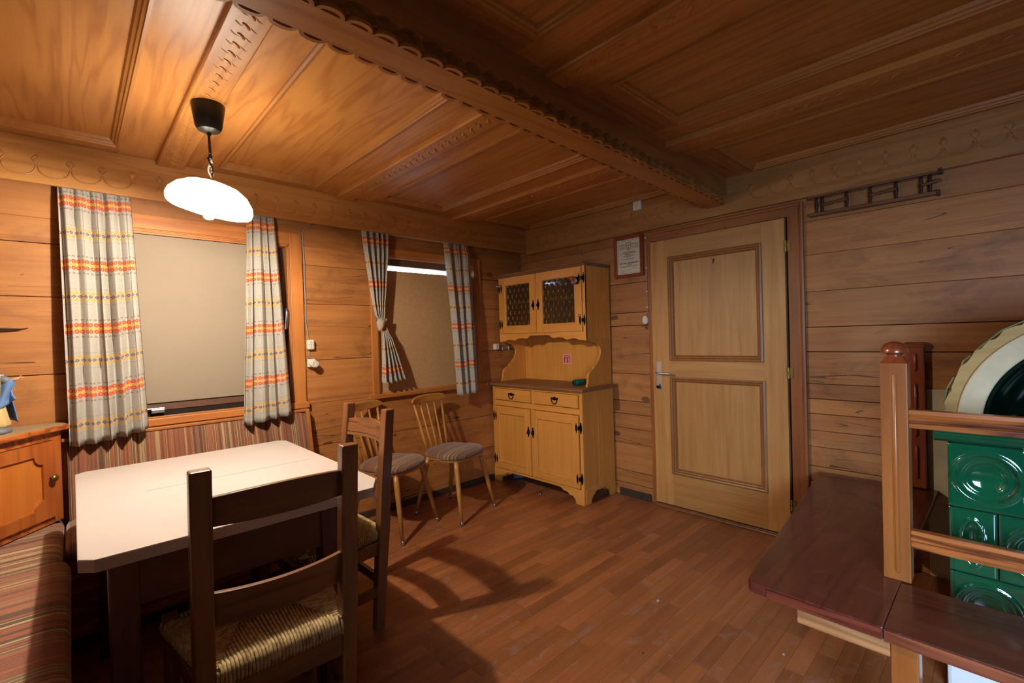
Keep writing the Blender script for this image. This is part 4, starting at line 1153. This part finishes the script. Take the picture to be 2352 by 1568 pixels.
for k in range(4):
    arm.tube([(fx + .087, fy - .016 + .0035 * k, fz + .240), (fx + .096, fy - .017 + .0038 * k, fz + .242), (fx + .102 - .001 * abs(k - 1.5), fy - .017 + .004 * k, fz + .241)], [.0019, .0018, .0012], 6)
arm.tube([(fx + .083, fy - .011, fz + .243), (fx + .089, fy - .013, fz + .248), (fx + .094, fy - .014, fz + .249)], [.002, .0019, .0013], 6)
arm.build('hand', M['skin'], fg, True)
hd = Vector((fx, fy, fz + .305))
MB().lathe([(0, -.026), (.010, -.024), (.017, -.012), (.019, .002), (.017, .014), (.010, .023), (0, .026)], 18, T(hd)).tube([hd + Vector((.010, -.016, .0)), hd + Vector((.013, -.021, -.005))], [.002, .003], 6).build('head', M['skin'], fg, True)
MB().tube([hd + Vector((.014, -.012, .003)), hd + Vector((.0155, -.0135, .003))], .0016, 6).tube([hd + Vector((.005, -.0175, .003)), hd + Vector((.006, -.0195, .003))], .0016, 6).tube([hd + Vector((.008, -.0165, -.012)), hd + Vector((.013, -.0145, -.012))], .0012, 5).build('face_paint', M['hair'], fg)
MB().lathe([(.0205, -.030), (.0225, -.010), (.0215, .010), (.013, .026), (0, .030)], 18, T(hd + Vector((-.004, .006, .001)))).build('veil', M['blue'], fg, True)

# ================================================================== TILED STOVE
SX, SY = -.950, -3.118
st = thing('tiled_stove', 'green glazed tiled stove with whitewashed arch and plinth behind the railing', 'stove', (-.5, -3.7, 0))
MB().box(SX + .028, -.04, -4.25, SY - .016, .15, .90).build('stove_body', M['grout'], st)
MB().box(SX - .055, -.04, -4.30, SY + .004, 0, .165).build('plinth', M['plasterw'], st, bev=.012)
MB().box(SX + .012, SX + .05, SY - .022, SY - .004, .165, .89).build('corner_strip', M['greend'], st, bev=.006)
def tile_mesh(w, h, rx, rz, nm):
    def hgt(u, v):
        y, z = (u - .5) * w, (v - .5) * h
        r = sqrt((y / rx) ** 2 + (z / rz) ** 2); q = 0
        if r < 1: q = -.024 * (1 - r * r)
        lip = math.exp(-((r - 1.04) / .075) ** 2) * .0060 + math.exp(-((r - .66) / .07) ** 2) * .0042
        e = min(u, 1 - u) * w; f_ = min(v, 1 - v) * h; ed = min(e, f_)
        return q + lip - (.004 * max(0, 1 - ed / .006) ** 2) - .001
    def gf(u, v): return (-.012 - hgt(u, v), -(u - .5) * w, (v - .5) * h)
    nu = max(10, int(w / .0048)); nv = int(h / .0048)
    mb = MB().grid(gf, nu, nv)
    o = mb.mesh(nm, M['green'], True, fix=False)
    return o
g_ = .0035; TH = .2310
tf = tile_mesh(.196 - g_, TH - g_, .080, .082, 'tile'); th_ = tile_mesh(.125 - g_, TH - g_, .026, .078, 'tile')
row = [.876 - TH / 2, .876 - TH * 1.5, .876 - TH * 2.5]
for r, z_ in enumerate(row):
    y = SY - .004
    if r == 1:
        o = inst('tile', th_, st)
        y2 = y - .125
        y2 = y - .125
    else: y2 = y
    if r == 1: o.location = Vector((SX + .010, y - .0625, z_)) - st.location
    for k in range(5):
        t_ = inst('tile', tf, st); t_.location = Vector((SX + .010, y2 - .098 - .196 * k, z_)) - st.location
MB().box(SX + .002, SX + .03, -4.25, SY - .01, .16, row[2] - TH / 2).build('bottom_course', M['green'], st, bev=.004)
# half-round cornice
cy = []
for k in range(11):
    a = -pi / 2 + pi * k / 10; cy.append((-.045 * cos(a) if cos(a) > 0 else 0, .917 + .040 * sin(a)))
def cornice(poly, y0, y1, nm): return MB().prism([(SX + .01 + a, z) for a, z in poly] + [(SX + .05, .957), (SX + .05, .877)], y0, y1, 1).build(nm, M['green'], st)
sm_angle(cornice(cy, -4.28, SY + .030, 'cornice'), 50)
MB().box(SX + .05, -.04, -4.25, SY + .012, .888, .960).build('cornice_side', M['greend'], st, bev=.01)
# vaulted top: plaster arch ring, dark glazed niche and broken green edge tiles
AC = (-3.525, .945)
def arc(r, n=40, a0=0, a1=pi): return [(AC[0] + r * cos(a0 + (a1 - a0) * k / n), AC[1] + r * sin(a0 + (a1 - a0) * k / n)) for k in range(n + 1)]
def band(r0, r1, x0, x1, jit=0, n=60):
    mb = MB(); rg = []
    for k in range(n + 1):
        a = pi * k / n; j = random.uniform(-jit, jit)
        def p(r, x): return (x, AC[0] + r * cos(a), AC[1] + .0 + r * sin(a))
        rg.append([p(r0, x0), p(r1 + j, x0), p(r1 + j * .5, x1), p(r0, x1)])
    return mb.ring(rg)
AX = -.90
band(.312, .378, AX - .006, AX + .05).build('arch_face', M['plaster'], st, bev=.006)
band(.372, .412, AX + .008, AX + .06, .006, 80).build('arch_rim', wood('ochre_plaster', '#b09460', '#8c7040', axis=1, rings=0, fib=.2, rough=.9), st)
band(.385, .405, AX + .06, -.04, .0, 24).build('vault', M['greend'], st)
band(.30, .314, AX + .004, AX + .30, .0, 40).build('niche_edge', M['greend'], st)
def niche(u, v):
    a = pi * u; r = .306 * cos(v * pi / 2); return (AX + .03 + .26 * sin(v * pi / 2), AC[0] + r * cos(a), AC[1] + r * sin(a))
MB().grid(niche, 40, 14).build('niche', M['greend'], st, True)
for a0, a1 in ((.16, .40), (.50, .62), (.68, 1.12), (1.2, 1.6), (1.7, 2.1)):
    mb = MB(); rg = []
    for k in range(3):
        a = a0 + (a1 - a0) * k / 2; rr_ = .414 if k != 1 else .418
        c, s = cos(a), sin(a)
        rg.append([(AX + .012, AC[0] + rr_ * c, AC[1] + rr_ * s), (AX + .012, AC[0] + (rr_ + .005) * c, AC[1] + (rr_ + .005) * s), (AX + .09, AC[0] + (rr_ + .005) * c, AC[1] + (rr_ + .005) * s), (AX + .09, AC[0] + rr_ * c, AC[1] + rr_ * s)])
    mb.ring(rg).build('edge_tile', M['olive'], st, bev=.001)
pp = MB().box(-.022, -.010, -4.3, -2.987, .0, .97).build('plaster_field', M['plaster'], wr); 

# ================================================================== STOVE BENCH AND RAILING
bn = thing('stove_bench', 'dark red varnished wooden bench around the green stove', 'bench', (-1.45, -3.05, 0))
bx0, by0 = -1.598, -2.655
r_ = .035
p1 = [(-.025, -2.505), (-.025, -3.0236), (bx0 + .002, -3.0236)]
p1 += [(bx0 + .004, -2.72), (bx0 + .010, by0 - .012), (bx0 + .022, by0 - .001), (bx0 + .045, by0 + .004)]
MB().prism(p1, .414, .450, 2).build('seat_board', M['benchx'], bn, bev=.003)
MB().prism([(bx0 + .003, -3.0244), (-1.262, -3.0244), (-1.262, -4.6), (bx0 + .003, -4.6)], .412, .4485, 2).build('seat_board', M['benchy'], bn, bev=.0025)
MB().box(bx0 - .0005, bx0 + .004, -4.6, -3.026, .4125, .444).build('board_edge', M['edge2'], bn)
MB().box(bx0 - .0005, bx0 + .004, -3.02, -2.72, .4145, .445).build('board_edge', M['edge'], bn)
MB().box(-1.566, -1.546, -3.035, -2.800, .355, .4135).build('apron', M['pinex'], bn, bev=.002)
MB().box(-1.546, -.03, -2.83, -2.80, .355, .4135).build('apron', M['cupx'], bn, bev=.002)
MB().box(-1.566, -1.500, -3.098, -3.036, 0, .411).build('leg', M['railz'], bn, bev=.004)
MB().box(-1.33, -1.31, -4.6, -3.06, .36, .411).build('apron', M['darkw'], bn)
MB().box(-1.566, -1.500, -4.56, -4.49, 0, .411).build('leg', M['railz'], bn, bev=.004)
MB().box(-.10, -.03, -2.90, -2.83, 0, .413).build('leg', M['darkw'], bn)

rl_ = thing('stove_railing', 'brown turned-post railing around the tiled stove above the bench', 'railing', (-1.22, -3.01, .45))
def post(x, y, z0, z1, nm='post', mat='railz'):
    o = MB().box(x - .036, x + .036, y - .036, y + .036, z0, z1).build(nm, M[mat], rl_, bev=.003)
    loft_box(MB(), [((x, y, z1), .035, .035), ((x, y, z1 + .008), .029, .029), ((x, y, z1 + .020), .024, .024)]).lathe([(.020, .012), (.021, .026), (.030, .030), (.0385, .033), (.039, .038), (.036, .050), (.027, .062), (.014, .069), (0, .071)], 26, T((x, y, z1))).build('finial', M['redz'], o, True)
    sm_angle(kids(o)[0], 40)
    # flute: sunk channel with round ends, built as a rounded bar in a slot
    f_ = MB(); L0_, L1_ = z0 + .025, z1 - .035
    f_.tube([(x - .0335, y - .002, L0_), (x - .0335, y - .002, L0_ + .006), (x - .0335, y - .002, L1_ - .006), (x - .0335, y - .002, L1_)], [.003, .0068, .0068, .003], 10)
    f_.build('flute', M[mat], o, True)
    MB().tube([(x - .0352, y + .0065, L0_ + .002), (x - .0352, y + .0065, L1_ - .002)], .0016, 5).tube([(x - .0352, y - .0105, L0_ + .002), (x - .0352, y - .0105, L1_ - .002)], .0012, 5).build('flute_edge', M[mat], o)
    return o
PX_, PY_ = -1.218, -3.014
post(PX_, PY_, .450, 1.178); post(PX_, -4.4, .4485, 1.178)
wp = MB().box(-.060, -.020, -2.985, -2.912, .455, 1.19).build('wall_post', M['redz'], rl_, bev=.006)
MB().tube([(-.052, -2.948, 1.185), (-.030, -2.948, 1.185)], [.0, .0], 4) 
MB().prism([(-.0645, 1.185), (-.062, 1.205), (-.045, 1.214), (-.024, 1.214), (-.020, 1.185)], -2.989, -2.908, 1).build('cap', M['redz'], wp, bev=.004)
for za, zb in ((1.06, 1.16), (.72, 1.0), (.50, .68)): MB().tube([(-.061, -2.948, za), (-.062, -2.948, za + .012), (-.062, -2.948, zb - .012), (-.061, -2.948, zb)], [.002, .008, .008, .002], 8).build('carved_flute', M['redz'], wp, True)
def yrail(y0, y1, z0, z1, x=-1.235):
    prof = [(x - .014, z0 + .002), (x - .016, z0 + .018), (x - .010, z0 + .022), (x - .019, z0 + .028), (x - .020, z0 + .036), (x - .011, z0 + .042), (x - .016, z0 + .048), (x - .015, z1 - .003), (x + .016, z1 - .003), (x + .016, z0 + .002)]
    return MB().prism(prof, y0, y1, 1).build('rail', M['raily'], rl_, bev=.0015)
yrail(-4.364, -3.050, .962, 1.027); yrail(-4.364, -3.050, .566, .630)

# ================================================================== THINGS ON THE DOOR WALL
def certificate():
    o = MB().box(-.020, -.0155, -1.372, -1.102, 1.742, 2.078).build('certificate', M['redz'])
    tag(o, 'framed certificate with a shield crest hanging between buffet and door', 'certificate')
    ya_, yb_, za_, zb_ = -1.106, -1.366, 1.748, 2.070
    for a in (((ya_ - .024), ya_, za_, zb_), (yb_, yb_ + .024, za_, zb_), (yb_ + .024, ya_ - .024, za_, za_ + .024), (yb_ + .024, ya_ - .024, zb_ - .024, zb_)):
        MB().box(-.034, -.020, a[0], a[1], a[2], a[3]).build('frame', M['redz'], o, bev=.002)
    py0, py1, pz0, pz1 = yb_ + .0245, ya_ - .0245, za_ + .0245, zb_ - .0245
    pa = MB().box(-.022, -.020, py0, py1, pz0, pz1).build('sheet', M['paper'], o)
    X = -.0223; k = MB()
    b0, b1, c0, c1 = py0 + .008, py1 - .008, pz0 + .008, pz1 - .008
    for a in ((b0, b0 + .0016, c0, c1), (b1 - .0016, b1, c0, c1), (b0, b1, c0, c0 + .0016), (b0, b1, c1 - .0016, c1)): k.box(X, X + .0003, *a)
    k.build('border_line', plain('gold_line', '#6e5c38', .5), pa)
    ink = MB(); yc = (py0 + py1) / 2; W_ = py1 - py0
    def ln(pts, r=.0009):
        for p, q in zip(pts, pts[1:]):
            p, q = Vector(p), Vector(q); d = (q - p); 
            if d.length < 1e-6: continue
            n = Vector((-d.y, d.x)).normalized() * r
            ink.add([(X, p.x - n.x, p.y - n.y), (X, p.x + n.x, p.y + n.y), (X, q.x + n.x, q.y + n.y), (X, q.x - n.x, q.y - n.y)], [(0, 1, 2, 3)])
    for s, r in ((1, .0016), (.78, .0009)):
        sh = [(-.026, .026), (0, .031), (.026, .026), (.027, .0), (.020, -.018), (0, -.033), (-.020, -.018), (-.027, .0), (-.026, .026)]
        ln([(yc + a * s, c1 - .046 + b * s) for a, b in sh], r)
    ln([(yc + a, c1 - .056 + b) for a, b in ((0, .008), (0, -.010))], .0022); ln([(yc - .007, c1 - .057), (yc + .007, c1 - .057)], .0022)
    for side in (-1, 1):                                       # leaf scrolls to both sides
        for i in range(3):
            for j in range(2):
                cy_, cz_ = yc + side * (.044 + .017 * i), c1 - .036 - .022 * j
                ln([(cy_ + .0085 * (1 - q / 14) * cos(q * .7 + i), cz_ + .010 * (1 - q / 14) * sin(q * .7 + i)) for q in range(12)], .0012)
    ink.build('crest_drawing', M['ink'], pa)
    def text(s, z, size, bold=0, y=None, align='CENTER', shear=0):
        c = bpy.data.curves.new('writing', 'FONT'); c.body = s; c.size = size; c.align_x = align; c.offset = bold; c.shear = shear; c.resolution_u = 2
        t = bpy.data.objects.new('writing', c); SC.collection.objects.link(t)
        bpy.context.view_layer.update()
        me = bpy.data.meshes.new_from_object(t.evaluated_get(bpy.context.evaluated_depsgraph_get()))
        bpy.data.objects.remove(t)
        me.transform(Matrix(((0, 0, -1, X), (-1, 0, 0, yc if y is None else y), (0, 1, 0, z), (0, 0, 0, 1))))
        me.materials.clear(); me.materials.append(M['ink'])
        q = bpy.data.objects.new('writing', me); SC.collection.objects.link(q); q.parent = pa
    text('SNPV', c1 - .044, .017, .0003)
    text('Genossenschaft Alpenhof', c1 - .094, .0105, .0003)
    text('für Landwirtschaft Betriebsleiter in', c1 - .104, .0105, .0003)
    text('Salzburg Land', c1 - .114, .0105, .0003)
    text('verleiht im Namen aller', c1 - .124, .0105, .0003)
    text('Mitglieder', c1 - .134, .0105, .0003)
    text('dem Gasthof Bergheim', c1 - .150, .0105, .0003)
    text('~ ~ ~ ~ ~ ~ ~', c1 - .165, .014)
    text('„Zur guten Unterhaltsamen“', c1 - .182, .0150, .0007, shear=.2)
    text('die Urkunde', c1 - .194, .0105, .0003)
    text('für besondere Verdienste um die Gäste', c1 - .206, .0100, .0003)
    text('Der Vorstand', c0 + .034, .0085, .0002, yc - .050)
    text('am 12. 8. 72', c0 + .012, .0090, .0002, yc + .055)
certificate()
def boxy(name, label, cat, b, mat, bev=.003):
    o = MB().box(*b).build(name, mat, bev=bev); return tag(o, label, cat)
o = boxy('junction_box', 'small white junction box on the frieze near the beam', 'box', (FX - .022, FX, -1.388, -1.318, 2.243, 2.312), M['white'])
MB().tube([(FX - .0222, -1.352, 2.276), (FX - .0232, -1.352, 2.276)], .003, 8).build('screw', M['iron'], o)
sw = MB().tube([(-.018, -1.372, 1.402), (-.034, -1.372, 1.402), (-.040, -1.372, 1.402)], [.026, .026, .021], 24); 
for i, v in enumerate(sw.v): sw.v[i] = (v[0], -1.372 + (v[1] + 1.372) * .92, 1.402 + (v[2] - 1.402) * 1.25)
o = sw.build('light_switch', M['white'], None, True); sm_angle(o, 35); tag(o, 'oval white light switch on the wall beside the door', 'switch')
MB().box(-.045, -.040, -1.378, -1.366, 1.385, 1.419).build('rocker', M['white'], o, bev=.003)
for s in (-1, 1): MB().tube([(-.0402, -1.372 + s * .0165, 1.402), (-.0412, -1.372 + s * .0165, 1.402)], .0022, 8).build('screw', M['iron'], o)
cs = MB().tube([(-.020, -1.384, 1.43), (-.020, -1.390, 1.50), (-.020, -1.389, 1.80), (-.020, -1.392, 2.085)], .0028, 6).build('switch_cable', M['grey'], None, True); tag(cs, 'thin cable running up beside the door casing', 'cable')
for z_ in (1.50, 1.62, 1.80, 2.03): MB().box(-.026, -.017, -1.396, -1.382, z_ - .004, z_ + .004).build('clip', M['white'], cs)

# rack high on the wall
rk = thing('wall_rack', 'dark wooden rack with turned rods high on the wall right of the door', 'rack', (-.03, -2.76, 2.02))
MB().box(-.052, -.018, -3.060, -2.478, 2.066, 2.082).build('rail', M['rack'], rk, bev=.003)
MB().box(-.030, -.018, -3.070, -2.470, 2.060, 2.115).build('backboard', M['rack'], rk, bev=.003)
MB().box(-.058, -.018, -3.046, -2.484, 1.958, 1.976).build('rail', M['rack'], rk, bev=.003)
MB().box(-.062, -.017, -3.056, -3.044, 1.954, 1.980).build('end_cap', M['rackd'], rk); MB().box(-.056, -.017, -3.066, -3.050, 2.060, 2.086).build('end_cap', M['rackd'], rk)
def turned(y): MB().tube([(-.040, y, 1.975), (-.040, y, 1.99), (-.040, y, 2.02), (-.040, y, 2.05), (-.040, y, 2.068)], [.008, .006, .0095, .006, .008], 10).build('upright', M['rackd'], rk, True)
for y in (-2.522, -2.552, -2.668, -2.775, -2.885, -2.985, -3.020): turned(y)
for ya_, yb_, z_ in ((-2.552, -2.665, 2.016), (-2.775, -2.885, 2.018), (-2.985, -3.062, 2.018)):
    n = 9; pts = [(-.046, ya_ + (yb_ - ya_) * k / n, z_ + .001 * k) for k in range(n + 1)]
    MB().tube(pts, [.007, .010, .006, .008, .010, .006, .009, .011, .007, .009], 10).build('turned_rod', M['rack'], rk, True)

# ================================================================== SOCKETS AND CABLE ON THE WINDOW WALL
cbm = MB().tube([(-2.040, -.022, 2.12), (-2.050, -.024, 2.098), (-2.090, -.022, 2.075), (-2.108, -.020, 2.03), (-2.106, -.020, 1.98), (-2.100, -.020, 1.85), (-2.103, -.020, 1.70), (-2.098, -.020, 1.55), (-2.105, -.020, 1.45), (-2.096, -.020, 1.40), (-2.088, -.020, 1.33), (-2.088, -.020, 1.31)], .0042, 7).tube([(-2.087, -.020, 1.262), (-2.088, -.020, 1.185)], .0042, 7)
# cable lies on the casing edge
o = cbm.build('wall_cable', M['grey'], None, True); tag(o, 'grey cable running down beside the left window casing to the sockets', 'cable'); o.location = (.020, 0, 0)
for z_ in (1.99, 1.72, 1.48): MB().box(-2.112, -2.094, -.028, -.016, z_ - .004, z_ + .004).build('clip', M['white'], o)
s1 = boxy('wall_socket', 'flat white wall socket on the cable beside the left window', 'socket', (-2.086, -2.040, -.052, -.017, 1.255, 1.322), M['white'], .008)
for x_, z_ in ((-2.063, 1.305), (-2.078, 1.289), (-2.063, 1.289), (-2.049, 1.289), (-2.063, 1.273)): MB().tube([(x_, -.0521, z_), (x_, -.0531, z_)], .0026, 8).build('hole', M['grime_shade'], s1)
s2 = boxy('wall_socket', 'white wall socket with a round plug adapter, lower on the cable beside the left window', 'socket', (-2.086, -2.034, -.050, -.017, 1.135, 1.192), M['white'], .008)
MB().tube([(-2.058, -.048, 1.160), (-2.056, -.090, 1.158), (-2.056, -.094, 1.158)], [.025, .0245, .022], 22).build('adapter', M['white'], s2, True)
sm_angle(kids(s2)[0], 35)
MB().tube([(-2.056, -.0935, 1.158), (-2.056, -.0950, 1.158)], [.017, .017], 18).build('recess', M['sash'], s2); 
MB().tube([(-2.056, -.0945, 1.158), (-2.056, -.0960, 1.158)], [.0150, .0150], 18).build('face', M['white'], s2)
for s in (-1, 1): MB().tube([(-2.056 + s * .007, -.0955, 1.158), (-2.056 + s * .007, -.0970, 1.158)], .0022, 8).build('hole', M['grime_shade'], s2)
s3 = boxy('wall_socket', 'white wall socket in the corner left of the buffet', 'socket', (-.412, -.362, -.056, -.017, 1.188, 1.244), M['white'], .009)
MB().tube([(-.387, -.0565, 1.218), (-.387, -.0575, 1.218)], .0024, 8).box(-.392, -.390, -.0575, -.056, 1.222, 1.232).build('hole', M['grime_shade'], s3)
o = MB().tube([(-.362, -.026, 1.203), (-.30, -.022, 1.199), (-.24, -.022, 1.198), (-.19, -.022, 1.199)], .006, 7).tube([(-.362, -.024, 1.192), (-.19, -.022, 1.188)], .005, 7).build('wall_cable', M['grey'], None, True); tag(o, 'short grey cable between corner socket and buffet', 'cable')
for x_ in (-.30, -.22): MB().box(x_ - .004, x_ + .004, -.030, -.016, 1.180, 1.21).build('clip', M['white'], o)
# splinter broken out of the wall at the far left
o = MB().prism([(-3.56, 1.395), (-3.42, 1.408), (-3.39, 1.412), (-3.45, 1.418), (-3.56, 1.425)], -.034, -.014, 1).build('splinter', M['wallx'], wl)
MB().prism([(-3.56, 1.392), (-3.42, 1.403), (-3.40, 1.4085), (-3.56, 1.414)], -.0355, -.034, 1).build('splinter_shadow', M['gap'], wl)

# ================================================================== CRUMBS ON THE FLOOR
for i, (x_, y_, s_, lb) in enumerate(((-1.206, -2.099, .008, 'small grey plaster crumb on the open parquet in front of the door'), (-1.205, -2.647, .006, 'small grey plaster crumb on the parquet beside the stove bench'),
                                 (-.718, -1.561, .004, 'tiny pale crumb on the parquet between buffet and door'), (-1.585, -2.245, .005, 'tiny dark crumb on the parquet, nearest the rush chair'))):
    bmm = bmesh.new(); bmesh.ops.create_icosphere(bmm, subdivisions=2, radius=s_)
    for v in bmm.verts: v.co *= random.uniform(.65, 1.2); v.co.z = abs(v.co.z) * .8 if v.co.z > 0 else v.co.z * .2
    me = bpy.data.meshes.new('crumb'); bmm.to_mesh(me); bmm.free(); me.materials.append(M['debris' if i < 3 else 'ink'])
    o = bpy.data.objects.new('plaster_crumb', me); SC.collection.objects.link(o); o.location = (x_, y_, .001); tag(o, lb, 'crumb', 'crumbs on the floor')
